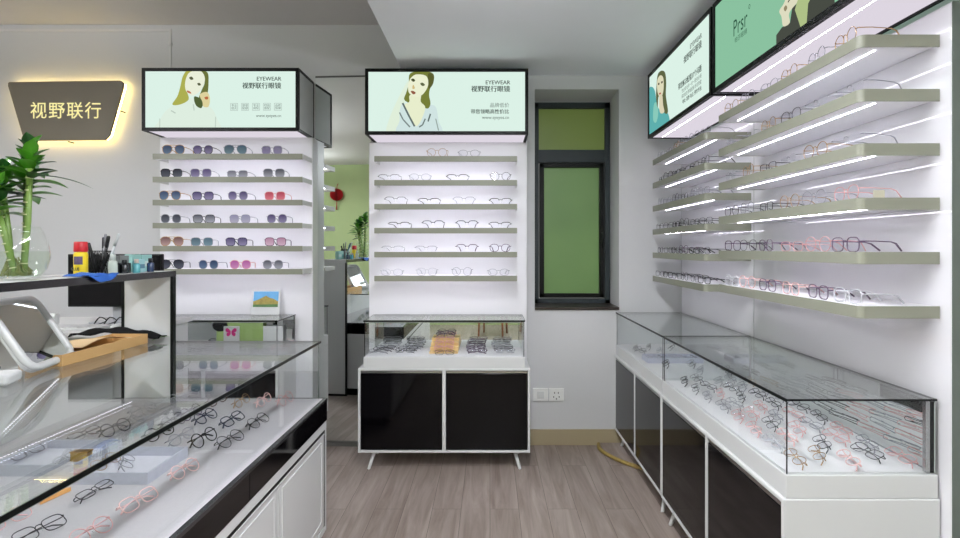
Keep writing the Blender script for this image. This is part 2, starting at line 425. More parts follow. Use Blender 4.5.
# centre sign -------------------------------------------------------
def mapper(zx0, zy0, zk, sx0, sy1, s):
    def m_(pts, smooth=True):
        q = [((zx0+x/zk-sx0)/s, (sy1-(zy0+y/zk))/s) for x, y in pts]
        if smooth: q = smooth_poly(q, 4)
        return q
    return m_
W1 = 1.104
mc = mapper(380, 65, 7.17, 365, 134.4, 148.)
cl = lambda p, W=W1: clip(p, .022, W-.022, .022, SH-.022)
P = 'portrait_print'
art = [
 (P, (228, 243, 222), 'poly', cl(mc([(205, 110), (160, 180), (105, 290), (60, 400), (50, 480), (160, 480), (165, 300), (195, 240), (210, 190)]))),
 (P, (212, 232, 230), 'poly', cl(mc([(165, 275), (140, 330), (140, 400), (130, 490), (430, 490), (420, 400), (400, 300), (350, 285), (300, 300), (230, 290)]))),
 (P, (120, 128, 58), 'poly', cl(mc([(215, 60), (300, 40), (380, 60), (384, 120), (360, 165), (352, 215), (362, 275), (345, 310), (310, 300), (284, 262), (280, 200), (230, 190), (212, 265), (190, 262), (172, 240), (190, 190), (206, 130)]))),
 (P, (236, 242, 208), 'poly', cl(mc([(214, 215), (290, 205), (292, 262), (325, 312), (262, 440), (200, 330), (175, 285), (210, 262)]))),
 (P, (240, 244, 214), 'poly', cl(mc([(228, 84), (262, 66), (325, 74), (346, 112), (340, 160), (308, 208), (270, 228), (236, 222), (206, 195), (201, 150), (210, 112)]))),
 (P, (92, 96, 50), 'poly', cl(mc([(345, 62), (382, 66), (382, 130), (350, 170), (346, 120)]))),
 (P, (76, 84, 50), 'poly', cl(mc([(222, 104), (238, 96), (252, 110), (238, 120)]))),
 (P, (96, 104, 70), 'poly', cl(mc([(288, 132), (306, 126), (322, 142), (304, 150)]))),
 (P, (150, 92, 70), 'poly', cl(mc([(220, 188), (240, 186), (256, 200), (238, 210)]))),
 (P, (214, 190, 130), 'poly', cl(mc([(238, 140), (250, 165), (236, 172), (232, 160)]))),
 (P, (96, 110, 108), 'line', (mc([(162, 272), (200, 350), (248, 440)], False), .012)),
 (P, (120, 134, 132), 'line', (mc([(140, 340), (165, 390), (215, 445)], False), .009)),
 (P, (110, 124, 122), 'line', (mc([(325, 385), (305, 430), (280, 445)], False), .009)),
 (P, (96, 110, 108), 'line', (mc([(362, 350), (345, 405)], False), .010)),
 (P, (150, 166, 160), 'line', (mc([(400, 385), (420, 470)], False), .007)),
 ('lettering', INK, 'text', ('EYEWEAR', .982, .338, .038, 'RIGHT', .0006, 1)),
 ('lettering', INK, 'text', ('视野联行眼镜', .982, .291, .044, 'RIGHT', .0012, 1)),
 ('lettering', INK2, 'text', ('品牌低价', .975, .185, .033, 'RIGHT', 0, 1)),
 ('lettering', INK, 'text', ('带您领略高性价比', .975, .142, .0325, 'RIGHT', .0008, 1)),
 ('lettering', INK, 'text', (URL, .975, .104, .030, 'RIGHT', 0, 1)),
]
light_box('light_box_sign', 'black framed light box of woman in v-neck beside lettering, above the central wall unit', (-.845, 3.65, SZ), 0, W1, SH, .325, M['signbg'], art)
# left sign ----------------------------------------------------------
ml_ = mapper(140, 60, 5.647, 141.8, 130.5, 147.)
W0 = 1.062
cl0 = lambda p: clip(p, .022, W0-.022, .022, .403)
art = [
 (P, (226, 242, 228), 'poly', cl0(ml_([(100, 400), (115, 330), (150, 280), (210, 245), (280, 215), (340, 240), (400, 270), (430, 330), (432, 400)]))),
 (P, (176, 178, 84), 'poly', cl0(ml_([(262, 60), (238, 95), (225, 150), (208, 205), (180, 250), (225, 250), (272, 222), (262, 170), (265, 110), (300, 60)]))),
 (P, (110, 118, 62), 'poly', cl0(ml_([(330, 60), (378, 70), (384, 130), (378, 190), (360, 225), (330, 215), (345, 170), (362, 120)]))),
 (P, (238, 243, 222), 'poly', cl0(ml_([(272, 75), (300, 62), (345, 66), (364, 105), (352, 150), (325, 185), (290, 200), (262, 180), (252, 150), (256, 110)]))),
 (P, (84, 100, 58), 'poly', cl0(ml_([(305, 205), (335, 215), (352, 240), (345, 270), (320, 262), (305, 235)]))),
 (P, (226, 214, 160), 'poly', cl0(ml_([(335, 195), (375, 180), (392, 215), (385, 262), (355, 262), (350, 235)]))),
 (P, (190, 110, 70), 'poly', cl0(ml_([(362, 210), (380, 206), (382, 220), (368, 222)]))),
 (P, (92, 96, 70), 'poly', cl0(ml_([(276, 100), (290, 94), (300, 108), (286, 112)]))),
 (P, (92, 96, 70), 'poly', cl0(ml_([(322, 132), (336, 130), (342, 142), (328, 144)]))),
 (P, (196, 120, 90), 'poly', cl0(ml_([(264, 172), (282, 178), (288, 190), (268, 184)]))),
 (P, (190, 206, 194), 'line', (ml_([(175, 285), (200, 300)], False), .008)),
 (P, (196, 212, 200), 'line', (ml_([(112, 330), (112, 380)], False), .006)),
 (P, (196, 212, 200), 'line', (ml_([(300, 250), (305, 285)], False), .008)),
 (P, (196, 212, 200), 'line', (ml_([(426, 320), (424, 380)], False), .006)),
 ('lettering', INK, 'text', ('EYEWEAR', .945, .338, .038, 'RIGHT', .0006, 1)),
 ('lettering', INK, 'text', ('视野联行眼镜', .945, .288, .044, 'RIGHT', .0012, 1)),
 ('lettering', INK, 'text', (URL, .945, .092, .028, 'RIGHT', 0, 1)),
]
for i in range(5):
    u = .602+.0745*i; v = .136; w = .048
    art.append(('lettering', (176, 192, 184), 'line', ([(u, v), (u+w, v), (u+w, v+w), (u, v+w), (u, v)], .003)))
    a, b = [('专业', '验光'), ('快速', '配镜'), ('专业', '调校'), ('时尚', '搭配'), ('品质', '保障')][i]
    art.append(('lettering', INK2, 'text', (a, u+.005, v+.027, .0195, 'LEFT', 0, 1)))
    art.append(('lettering', INK2, 'text', (b, u+.005, v+.008, .0195, 'LEFT', 0, 1)))
light_box('light_box_sign', 'black framed light box of fair-haired woman with five small boxes of lettering, above the sunglasses', (-2.355, 3.65, 2.243), 0, W0, .425, .325, M['signbg'], art)
# right signs: local x runs toward the viewer ------------------------
XF = 1.11
def rp(far, px, py):
    s = (px-490)/XF
    return (far-540/s, 1.45+(248-py)/s-SZ)
def rmap(zx0, zy0, zk, far, smooth=True):
    def g(pts, sm=smooth):
        q = [rp(far, zx0+x/zk, zy0+y/zk) for x, y in pts]
        return smooth_poly(q, 4) if sm else q
    return g
FY = 3.80; WF = 1.085; NY = 2.70; WN = 1.06
mr = rmap(645, 60, 6.72, FY); clf = lambda p: clip(p, .022, WF-.022, .022, SH-.022)
art = [
 (P, (96, 178, 176), 'poly', clf(mr([(22, 220), (40, 180), (62, 210), (76, 300), (100, 340), (150, 360), (150, 470), (22, 520)]))),
 (P, (140, 206, 190), 'poly', clf(mr([(55, 300), (76, 290), (84, 360), (70, 420), (50, 400)]))),
 (P, (96, 104, 70), 'poly', clf(mr([(82, 96), (105, 72), (130, 84), (138, 150), (136, 240), (150, 340), (138, 362), (120, 340), (112, 240), (108, 200), (86, 250), (80, 320), (70, 250), (74, 160)]))),
 (P, (226, 222, 190), 'poly', clf(mr([(78, 140), (95, 105), (116, 112), (122, 160), (118, 215), (104, 252), (88, 240), (78, 200)]))),
 (P, (222, 214, 184), 'poly', clf(mr([(92, 245), (112, 235), (118, 300), (126, 350), (96, 350)]))),
 (P, (84, 78, 62), 'poly', clf(mr([(84, 158), (92, 152), (94, 164), (86, 168)]))),
 (P, (84, 78, 62), 'poly', clf(mr([(106, 146), (115, 142), (116, 152), (107, 158)]))),
 (P, (180, 96, 90), 'poly', clf(mr([(92, 224), (104, 218), (104, 228), (94, 232)]))),
 ('lettering', INK, 'text', ('EYEWEAR', .965, .338, .038, 'RIGHT', .0006, 1)),
 ('lettering', INK, 'text', ('视野联行眼镜', .965, .291, .044, 'RIGHT', .0012, 1)),
 ('lettering', INK, 'text', ('帮您解决配镜37个问题', .965, .165, .040, 'RIGHT', .0010, .88)),
 ('lettering', INK2, 'text', ('专业验光师一对一服务全程', .965, .130, .026, 'RIGHT', 0, .95)),
 ('lettering', INK2, 'text', ('精准检测 数据配镜 舒适佩戴', .965, .098, .026, 'RIGHT', 0, .9)),
 ('lettering', INK, 'text', ('地址: 视野 电话: 预约专线', .965, .064, .027, 'RIGHT', .0005, .92)),
]
light_box('light_box_sign', 'black framed light box of long-haired woman in teal, far end of the right wall', (XF, FY, SZ), -PI/2, WF, SH, .30, M['signbg'], art, True)
mn = rmap(720, 0, 6.857, NY); cln = lambda p: clip(p, .022, WN-.022, .022, SH-.022)
SUIT = (74, 78, 70); SKIN = (212, 216, 160)
art = [
 (P, SUIT, 'poly', cln(mn([(372, 420), (372, 245), (410, 192), (465, 160), (480, 60), (520, 20), (560, -200), (760, -330), (770, 60), (776, 120), (560, 330)], False))),
 (P, (222, 214, 182), 'poly', cln(mn([(560, -240), (600, -420), (690, -500), (760, -420), (740, -250), (680, -180), (600, -170)]))),
 (P, (178, 196, 138), 'poly', cln(mn([(500, 72), (530, -40), (600, -190), (700, -200), (590, 30), (575, 228), (552, 232)], False))),
 (P, (226, 224, 196), 'poly', cln(mn([(395, 80), (425, 30), (450, -20), (520, -30), (515, 20), (492, 50), (468, 82), (460, 110), (466, 158), (440, 182), (418, 178), (410, 120)]))),
 (P, (150, 140, 110), 'poly', cln(mn([(426, 62), (440, 40), (450, 58), (436, 82)]))),
 (P, (60, 58, 50), 'line', (mn([(455, 20), (468, 0), (490, -20)], False), .006)),
 ('lettering', (52, 92, 72), 'text', ('Prsr', .222, .197, .105, 'LEFT', 0, .78)),
 ('lettering', (52, 92, 72), 'text', ('o', .370, .258, .042, 'LEFT', 0, .8)),
 ('lettering', (52, 92, 72), 'text', ('帕莎眼镜', .240, .164, .026, 'LEFT', 0, 1.15)),
]
light_box('light_box_sign', 'black framed green light box of dark-suited figure, near end of the right wall', (XF, NY-.005, SZ), -PI/2, WN, SH, .30, M['signgreen'], art, True)

# ------------------------------------------------------------------ illuminated shop sign on the far wall, left
t = thing('shop_name_sign', 'taupe trapezoid shop sign with glowing Chinese characters and warm backlight', 'wall sign', (-3.1, YB, 2.2))
sy = YB-.075
def sp(px, py): s = 540/sy; return ((px-490)/s, 1.45+(248-py)/s)
ps = [(9.5, 82), (120, 80.5), (123, 83), (122.5, 86), (108.5, 136.5), (105, 139.8), (26, 140.5), (23.5, 138.5), (8, 86), (8, 83)]
pw = [(sp(*p)[0], sy, sp(*p)[1]) for p in ps]
MB().prism(pw, (0, .018, 0)).build('plate', M['taupe'], t)
b = text_bm('视野联行', .128, 'CENTER', .0008, 0, .97, 1.12)
x0, z0 = sp(66, 117)
bmesh.ops.transform(b, matrix=Matrix(((1, 0, 0, x0), (0, 0, 1, sy-.002), (0, 1, 0, z0), (0, 0, 0, 1))), verts=b.verts)
f = MB(); f.join(b); f.build('lettering', M['letter'], t, recalc=False)
f = MB(); cx = sum(p[0] for p in pw)/len(pw); cz = sum(p[2] for p in pw)/len(pw)
ring = [(cx+(p[0]-cx)*.985, sy+.040, cz+(p[2]-cz)*.955) for p in pw]
f.tube(ring, .004, 6, closed=True); f.build('backlight_strip', M['warm'], t)
for px, py in ((65, 81), (66, 141), (118, 110)):
    x, z = sp(px, py); MB().tube([(x, sy+.019, z), (x, YB, z)], .004, 6).build('wall_bracket', M['blackm'], t)

# ------------------------------------------------------------------ shelf units
SHELVES = {}
def shelf_unit(label, origin, rz, W, z_tops, sx0, sx1, prot=.205, T=.12, z1=2.203, solid=False):
    """local: x right, y into wall, panel front at y=0, z up from the floor"""
    t = thing('shelf_unit', label, 'wall shelf unit', origin, rz, 'white wall shelf units')
    MB().box(0, W, 0, T, .0, z1, .002).build('back_panel', M['panel'] if solid else M['panelm'], t, True)
    for a_, b_ in ((-.004, -.0005), (W+.0005, W+.004)): MB().box(a_, b_, .001, T, .0, z1).build('panel_edge', M['edge'] if rz else M['white'], t, True)
    for z in z_tops:
        f = MB(); f.box(sx0, sx1-(.030 if solid else .001), -prot+(.004 if solid else .0125), -.004, z-(.030 if solid else .009), z-.0005)
        s = f.build('shelf', mat('bright white shelf board', (246, 245, 248), .5, vary=.01), t, True)
        if solid:
            r_ = .022; o_ = [(sx0, -prot)]+[(sx1-r_+r_*math.sin(q), -prot+r_-r_*math.cos(q)) for q in [PI/2*i/6 for i in range(7)]]+[(sx1, -.004)]
            in_ = [(sx0, -prot+.0035)]+[(sx1-r_+(r_-.0035)*math.sin(q), -prot+r_-(r_-.0035)*math.cos(q)) for q in [PI/2*i/6 for i in range(7)]]+[(sx1-.0035, -.004)]
            f = MB()
            for (a, b, c, d) in zip(o_, o_[1:], in_[1:], in_): f.prism([(p_[0], p_[1], z-.038) for p_ in (a, b, c, d)], (0, 0, .0385))
            f.build('shelf_lip', M['shelf'], s, True)
            MB().box(sx0+.03, sx1-.05, -prot+.082, -prot+.0838, z-.0322, z-.0305).build('led_strip', M['ledthin'], s, True)
        else:
            MB().box(sx0, sx1, -prot, -prot+.012, z-.037, z).build('shelf_lip', M['shelf'], s, True)
            MB().box(sx0+.03, sx1-.03, -prot+.020, -prot+.025, z-.0135, z-.0095).build('led_strip', M['led'], s, True)
        for a_, b_ in ((sx0-.004, sx0-.0005),)+(() if solid else ((sx1+.0005, sx1+.004),)): MB().box(a_, b_, -prot+.004, -.02, z-.034, z-.002).build('end_cap', M['endcap'], s, True)
    return t
PF = 3.857
ZC = [2.072-.162*i for i in range(6)]
ZL = [2.088-.156*i for i in range(6)]
ZFR = [2.074-.1642*i for i in range(6)]
ZNR = [2.117-.170*i for i in range(6)]
shelf_unit('white wall unit of six grey shelves with clear spectacles, below the middle light box', (-.861, PF, 0), 0, 1.123, ZC, .079, 1.043)
shelf_unit('white wall unit of six grey shelves holding coloured sunglasses, left of the mirror', (-2.357, PF, 0), 0, 1.087, ZL, .075, 1.087, z1=2.24)
shelf_unit('white wall unit of six grey shelves nearest the window on the right wall', (1.41, 3.975, 0), -PI/2, 1.085, ZFR, .138, 1.068, prot=.254, solid=True)
shelf_unit('white wall unit of six grey shelves at the near end of the right wall', (1.41, 2.885, 0), -PI/2, 1.235, ZNR, .155, 1.197, prot=.254, solid=True)

# ------------------------------------------------------------------ showcases
def showcase(label, origin, rz, W, D, gi, mirror_back=True, deckm='deck', closed_right=None):
    """local: front at y=0 facing -y, x 0..W ; gi = glass inset from sides/front"""
    t = thing('display_showcase', label, 'glass showcase', origin, rz, 'glass topped showcases on white legs')
    e = .016
    b = MB()
    b.box(0, W, 0, D, .115, .115+e, .004); b.box(0, W, 0, D, .666-e, .666, .004)
    b.box(0, e, 0, D, .115+e*.5, .666-e*.5, .004); b.box(W-e, W, 0, D, .115+e*.5, .666-e*.5, .004)
    b.box(W/2-.011, W/2+.011, .001, D, .125, .655); b.box(e, W-e, D-.012, D, .125, .655); b.box(e, W-e, .03, D-.012, .36, .372)
    b.build('cabinet_body', M['white'], t, True)
    for x0, x1 in ((e+.003, W/2-.014), (W/2+.014, W-e-.003)):
        d = MB().box(x0, x1, .003, .021, .115+e+.004, .666-e-.018, .002).build('door', M['black'], t, True)
        MB().box(x0, x1, .004, .016, .666-e-.015, .666-e-.003).build('door_rail', M['chrome'], d, True)
    for x, dx in ((.10, -.035), (W-.10, .035)):
        for y, dy in ((.06, -.03), (D-.06, .02)):
            MB().tube([(x, y, .116), (x+dx*.95, y+dy, .004), (x+dx, y+dy, 0)], [.014, .010, .010], 10).build('leg', M['white'], t, True)
    g = gi
    MB().box(g[0], W-g[1], g[2], D-.004, .666, .740, .003).build('display_base', M['white'], t, True)
    MB().box(g[0]+.012, W-g[1]-.012, g[2]+.012, D-.016, .7405, .7445).build('display_cloth', M[deckm], t, True)
    k = .004; x0, x1, y0, y1 = g[0]+.006, W-g[1]-.006, g[2]+.006, D-.008
    MB().box(x0, x1, y0, y0+k, .740, .970).build('front_glass', M['glassv'], t, True)
    MB().box(x0, x0+k, y0+k, y1-k, .740, .970).build('side_glass', M['glassv'], t, True)
    MB().box(x1-k, x1, y0+k, y1-k, .740, .970).build('side_glass', M['glassv'], t, True)
    if mirror_back: MB().box(x0, x1, y1-k, y1, .745, .966).build('sliding_mirror', M['mirror'], t, True)
    tp = MB().box(x0-.004, x1+.004, y0-.004, y1, .971, .978).build('top_glass', M['glass'], t, True)
    ed = MB(); r = .0018
    ed.box(x0-.0062, x1+.0062, y0-.0072, y0-.0042, .969, .979)
    ed.box(x0-.0072, x0-.0042, y0-.005, y1, .9715, .9775); ed.box(x1+.0042, x1+.0072, y0-.005, y1, .9715, .9775)
    ed.box(x0-.004, x1+.004, y1, y1+.002, .9715, .9775)
    ed.build('glass_edge', M['trim'], tp, True)
    for x in (x0-.001, x1-k+.001): MB().box(x, x+k, y0-.001, y0+.0015, .741, .969).build('corner_seam', M['trim'], t, True)
    MB().box(x0+.02, x1-.02, y0+.008, y0+.014, .961, .967).build('led_strip', mat('aluminium led channel', (205, 208, 206), .4), t, True)
    return t, (x0, x1, y0, y1)
showcase('glass showcase with two black doors under the middle wall unit', (-.861, 3.515, 0), 0, 1.123, .335, (.037, .034, .0))
showcase('glass showcase under the sunglasses shelves, behind the front counter', (-2.357, 3.515, 0), 0, .975, .335, (.02, .0, .0))
showcase('glass showcase with black doors nearest the window on the right', (.918, 3.975, 0), -PI/2, 1.075, .49, (.004, .004, .008))
tN, _ = showcase('large glass showcase with black doors at the near right', (.915, 2.893, 0), -PI/2, 1.2085, .490, (.004, .003, .010))
# near showcase: dark upright at its near inner corner
MB().box(1.186, 1.199, .452, .465, .745, .968).build('corner_post', M['chrome'], tN, True)
MB().box(1.180, 1.199, .466, .482, .745, .968).build('end_strip', M['blackm'], tN, True)

# ------------------------------------------------------------------ eyewear prototypes
MET = {
 'black': mat('black acetate', (16, 15, 18), .18),
 'thinblack': mat('black wire', (32, 30, 36), .3, metal=.5),
 'gold': mat('gold wire', (176, 140, 96), .28, metal=.9),
 'silver': mat('silver wire', (150, 150, 158), .35, metal=.5),
 'pink': mat('pink translucent acetate', (238, 198, 196), .2),
 'rose': mat('rose wire', (222, 166, 164), .3, metal=.3),
 'clear': mat('frosty clear acetate', (206, 206, 212), .12),
 'brown': mat('tortoise acetate', (86, 58, 44), .2, vary=.4, scale=90),
 'navy': mat('navy acetate', (38, 44, 66), .2),
 'purple': mat('plum acetate', (92, 72, 96), .25),
}
LENS = {
 'clear': M['clear'],
 'smoke': lens_mat('smoke lens', (44, 46, 56), (96, 98, 110)),
 'blue': lens_mat('blue lens', (54, 70, 104), (104, 124, 152)),
 'teal': lens_mat('teal lens', (72, 96, 116), (120, 146, 160)),
 'violet': lens_mat('violet lens', (78, 66, 110), (150, 140, 178)),
 'grey': lens_mat('grey graded lens', (80, 80, 94), (170, 170, 182)),
 'pink': lens_mat('red pink lens', (196, 70, 92), (232, 130, 146)),
 'rose': lens_mat('pale rose lens', (196, 140, 170), (226, 190, 212)),
 'brown': lens_mat('brown lens', (116, 84, 82), (190, 156, 156)),
 'lilac': lens_mat('pale lilac lens', (170, 166, 196), (206, 202, 222), .7),
 'fuchsia': lens_mat('fuchsia lens', (190, 96, 168), (218, 150, 200)),
}
SHAPES = {  # half width, half height, superellipse power, top tilt
 'round': (.0245, .0235, 2.0, 0), 'oval': (.026, .019, 2.2, 0), 'rectangular': (.0265, .0165, 3.6, 0),
 'square': (.0265, .021, 3.2, .05), 'panto': (.0250, .0220, 2.4, .10), 'aviator': (.0285, .0235, 2.3, .28), 'cat-eye': (.027, .019, 2.5, -.25),
}
def lens_outline(shape, sgn, n=22):
    a, b, p, tl = SHAPES[shape]; pts = []
    for i in range(n):
        t = 2*PI*i/n; c, s = math.cos(t), math.sin(t)
        x = a*abs(c)**(2/p)*(1 if c >= 0 else -1); z = b*abs(s)**(2/p)*(1 if s >= 0 else -1)
        x *= 1+.14*tl*z/b*2 if shape != 'aviator' else 1+.12*z/b
        if shape == 'aviator': z -= .004*(x/a if x > 0 else 0)*(-1 if z > 0 else 1)*0; z += -.003*(x/a) if z < 0 else 0
        if shape == 'cat-eye' and x > 0 and z > 0: z += .005*(x/a)
        pts.append((sgn*x, z+b))
    return pts
def eyewear(kind, shape, frame, lens, r, folded, rimless=False):
    nm = 'sunglasses' if kind == 'sun' else 'eyeglasses'
    t = bpy.data.objects.new(nm, None); COL.objects.link(t); t.empty_display_size = .02
    a, b, p, tl = SHAPES[shape]; fm = MET[frame]; cx = a+.0085; zh = b*1.45
    f = MB()
    for s in (-1, 1):
        o = lens_outline(shape, s)
        if rimless == 2:
            up_ = sorted([(s*cx+x, 0, z) for x, z in o if z > b*1.02], key=lambda v: v[0]); f.tube(up_, r*1.25, 6)
        if not rimless: f.tube([(s*cx+x, .0015*abs(x+s*.0)/a*0, z) for x, z in o], r, 6, closed=True)
        f.tube([(s*(cx+a*.93), 0, zh), (s*(cx+a+.004), .002, zh), (s*(cx+a+.006), .006, zh)], r*1.25, 6)
    br = [(-(cx-a*.97), 0, zh-.002), (-.004, -.002, zh+.002), (.004, -.002, zh+.002), (cx-a*.97, 0, zh-.002)]
    f.tube(br, r*1.1, 6)
    if shape == 'aviator': f.tube([(-(cx-a*.6), 0, b*1.93), (0, -.001, b*1.95), (cx-a*.6, 0, b*1.93)], r, 6)
    fr = f.build('frame_front', fm, t, True)
    pads = MB()
    for s in (-1, 1): pads.ico((s*.0065, .006, zh-.012), .0028, 1, (.5, .6, 1.4)); pads.tube([(s*.0085, .001, zh-.008), (s*.0068, .006, zh-.011)], .0005, 4)
    pads.build('nose_pads', MET['clear'], fr, True)
    for s in (-1, 1):
        o = lens_outline(shape, s); l = MB()
        pts = [(s*cx+x*.985, -.0006, b+(z-b)*.985) for x, z in o]
        l.prism(pts, (0, .0012, 0)); l.build('lens', LENS[lens], t, True)
    X = cx+a+.006
    for s in (-1, 1):
        tp = MB()
        if folded:
            y = .010 if s > 0 else .015
            q = [(s*X, .007, zh), (s*(X-.006), y, zh), (-s*.012, y+.001, zh-.001), (-s*.040, y+.002, zh-.006), (-s*(.060), y+.003, zh-.018)]
        else:
            q = [(s*X, .006, zh), (s*(X-.002), .04, zh), (s*(X-.012), .095, zh-.002), (s*(X-.016), .112, zh-.007), (s*(X-.024), .134, .0022)]
        rr = [r*1.15, r*1.1, r*1.05, r*1.5, r*1.5]
        tp.tube(q, rr, 6); tp.build('temple', fm, t, True)
    t['_desc'] = ''
    return t
PROTO = {}
def place(key, loc, rz, label, group, rx=0., scale=1.):
    """key = (kind, shape, frame, lens, r, folded, rimless)"""
    first = key not in PROTO
    if first:
        o = eyewear(*key); PROTO[key] = (o, kids(o), {c: kids(c) for c in kids(o)})
    else:
        src, ch, gk = PROTO[key]
        o = src.copy(); COL.objects.link(o)
        for c in ch:
            d = c.copy(); COL.objects.link(d); d.parent = o
            for g in gk[c]:
                h = g.copy(); COL.objects.link(h); h.parent = d
    o.location = loc; o.rotation_euler = (rx, 0, rz); o.scale = (scale, scale, scale*(1.15 if key[0] == 'sun' else 1))
    if '_desc' in o: del o['_desc']
    tag(o, label, 'sunglasses' if key[0] == 'sun' else 'eyeglasses', group)
    return o
FN = {'black': 'thick black', 'thinblack': 'thin black', 'gold': 'thin gold', 'silver': 'thin silver', 'pink': 'pale pink', 'rose': 'rose wire', 'clear': 'clear framed', 'brown': 'brown tortoise', 'navy': 'navy', 'purple': 'plum'}
def K(shape, frame, folded=False, rimless=False, kind='clear', lens='clear'):
    r = .0018 if frame in ('black', 'pink', 'clear', 'brown', 'navy', 'purple') else .0012
    return (kind, shape, frame, lens, r, folded, rimless)
def desc(k): return '%s %s' % (FN[k[2]], k[1])

# sunglasses, left unit: (px x centre, shape, frame, lens)
SUN = [
 [(173.5, 'aviator', 'gold', 'blue'), (203, 'panto', 'black', 'violet'), (235.5, 'aviator', 'silver', 'teal'), (272, 'square', 'silver', 'violet')],
 [(171.5, 'square', 'black', 'smoke'), (201, 'square', 'silver', 'violet'), (237.5, 'rectangular', 'silver', 'grey'), (274, 'square', 'silver', 'grey')],
 [(170, 'aviator', 'gold', 'blue'), (203, 'square', 'navy', 'violet'), (238, 'panto', 'silver', 'violet'), (275, 'square', 'rose', 'pink')],
 [(171, 'panto', 'silver', 'smoke'), (204, 'square', 'thinblack', 'grey'), (240, 'square', 'silver', 'lilac'), (277, 'panto', 'silver', 'violet')],
 [(172, 'aviator', 'gold', 'brown'), (202, 'square', 'silver', 'teal'), (236.5, 'square', 'navy', 'violet'), (275.5, 'square', 'purple', 'rose')],
 [(172, 'aviator', 'thinblack', 'smoke'), (208.5, 'panto', 'silver', 'blue'), (240.5, 'panto', 'rose', 'fuchsia'), (273, 'panto', 'silver', 'grey')],
]
LN = {'blue': 'dark blue', 'smoke': 'smoke black', 'violet': 'violet grey', 'teal': 'teal grey', 'grey': 'graded grey', 'pink': 'red pink', 'lilac': 'pale lilac', 'brown': 'brown', 'rose': 'pale rose', 'fuchsia': 'fuchsia'}
SHN = ['top shelf', 'second shelf down', 'third shelf down', 'fourth shelf down', 'fifth shelf down', 'bottom shelf']
for i, row in enumerate(SUN):
    for j, (px, sh, fr, ln) in enumerate(row):
        y = PF-.185; s = 540/y
        place(('sun', sh, fr, ln, .0017, False, False), ((px-490)/s, y, ZL[i]+.001), rnd.uniform(-.08, .12),
              '%s %s lens sunglasses, %s from left on %s' % (LN[ln], sh, ORD[j], SHN[i]), 'sunglasses on the left wall unit', scale=1.14)
# centre unit
CEN = [
 [(437, 'round', 'gold'), (469, 'oval', 'silver')],
 [(389, 'rectangular', 'thinblack'), (420, 'oval', 'silver'), (457.5, 'rectangular', 'thinblack'), (500.5, 'round', 'thinblack')],
 [(395.5, 'square', 'thinblack'), (429, 'rectangular', 'thinblack'), (464, 'square', 'silver'), (500.5, 'rectangular', 'black')],
 [(399, 'rectangular', 'thinblack'), (433, 'square', 'navy'), (467, 'square', 'navy'), (500, 'rectangular', 'thinblack')],
 [(392.5, 'rectangular', 'silver'), (426, 'rectangular', 'silver'), (467, 'square', 'purple'), (500, 'panto', 'purple')],
 [(392, 'oval', 'clear'), (427, 'panto', 'clear'), (462, 'round', 'silver'), (498.5, 'oval', 'silver')],
]
for i, row in enumerate(CEN):
    for j, (px, sh, fr) in enumerate(row):
        y = PF-.180; s = 540/y; k = K(sh, fr)
        if i < 5 and sh in ('rectangular', 'square'): k = K(sh, 'black' if fr == 'thinblack' and (i+j) % 3 == 0 else fr, rimless=2)
        place(k, ((px-490)/s, y, ZC[i]+.001), rnd.uniform(-.06, .06),
              '%s eyeglasses, %s from left on %s of the middle unit' % (desc(k), ORD[j], SHN[i]), 'eyeglasses on the middle wall unit', scale=1.16)
# right shelves
VAR = [('rectangular', 'thinblack'), ('panto', 'thinblack'), ('round', 'silver'), ('oval', 'silver'), ('square', 'purple'), ('rectangular', 'black'), ('round', 'gold'), ('square', 'clear')]
far_pal = [[2, 3, 6, 2], [0, 1, 5, 0], [2, 3, 1, 0], [0, 0, 5, 1], [5, 0, 5, 4], [0, 5, 0, 1]]
near_pal = [[6, 2, 3, 6, 2], [2, 3, 6, 1, 2], [2, 6, 0, 3, 6], [1, 2, 0, 6, 2], [4, 1, 4, 0, 2], [7, 6, 4, 7, 4]]
rose_sh = {3: (5,), 5: (1, 3), 4: (3, 4)}
for i in range(6):
    for j in range(6):
        sh, fr = VAR[far_pal[i][j % 4]]; k = K(sh, fr)
        yy = 3.77-.155*j+rnd.uniform(-.008, .008)
        place(k, (1.185+rnd.uniform(0, .012), yy, ZFR[i]+.001), -PI/2+rnd.uniform(-.12, .12),
              '%s eyeglasses, %s from the window, far right unit, %s' % (desc(k), ORD[j], SHN[i]), 'eyeglasses on the far right wall unit', scale=1.1)
    for j in range(6):
        sh, fr = VAR[near_pal[i][j % 5]]
        if j in rose_sh.get(i, ()): fr = 'pink' if i == 5 else 'rose'
        k = K(sh, fr, rimless=(fr == 'silver' and i in (1, 2)))
        yy = 2.655-.171*j+rnd.uniform(-.01, .01)
        place(k, (1.182+rnd.uniform(0, .012), yy, ZNR[i]+.001), -PI/2+rnd.uniform(-.14, .10),
              '%s eyeglasses, %s counting toward viewer, near right unit, %s' % (desc(k), ORD[j], SHN[i]), 'eyeglasses on the near right wall unit', scale=1.12)
t = tag(MB().box(-.018, .018, -.001, .001, 0, .026).box(-.018, .018, .001, .012, 0, .001).build('price_tag', mat('cream tag', (205, 200, 180), .6)), 'small cream price tag standing on the near right unit, fourth shelf down', 'price tag')
t.location = (1.235, 1.715, ZNR[3]+.0005); t.rotation_euler = (0, 0, 0)

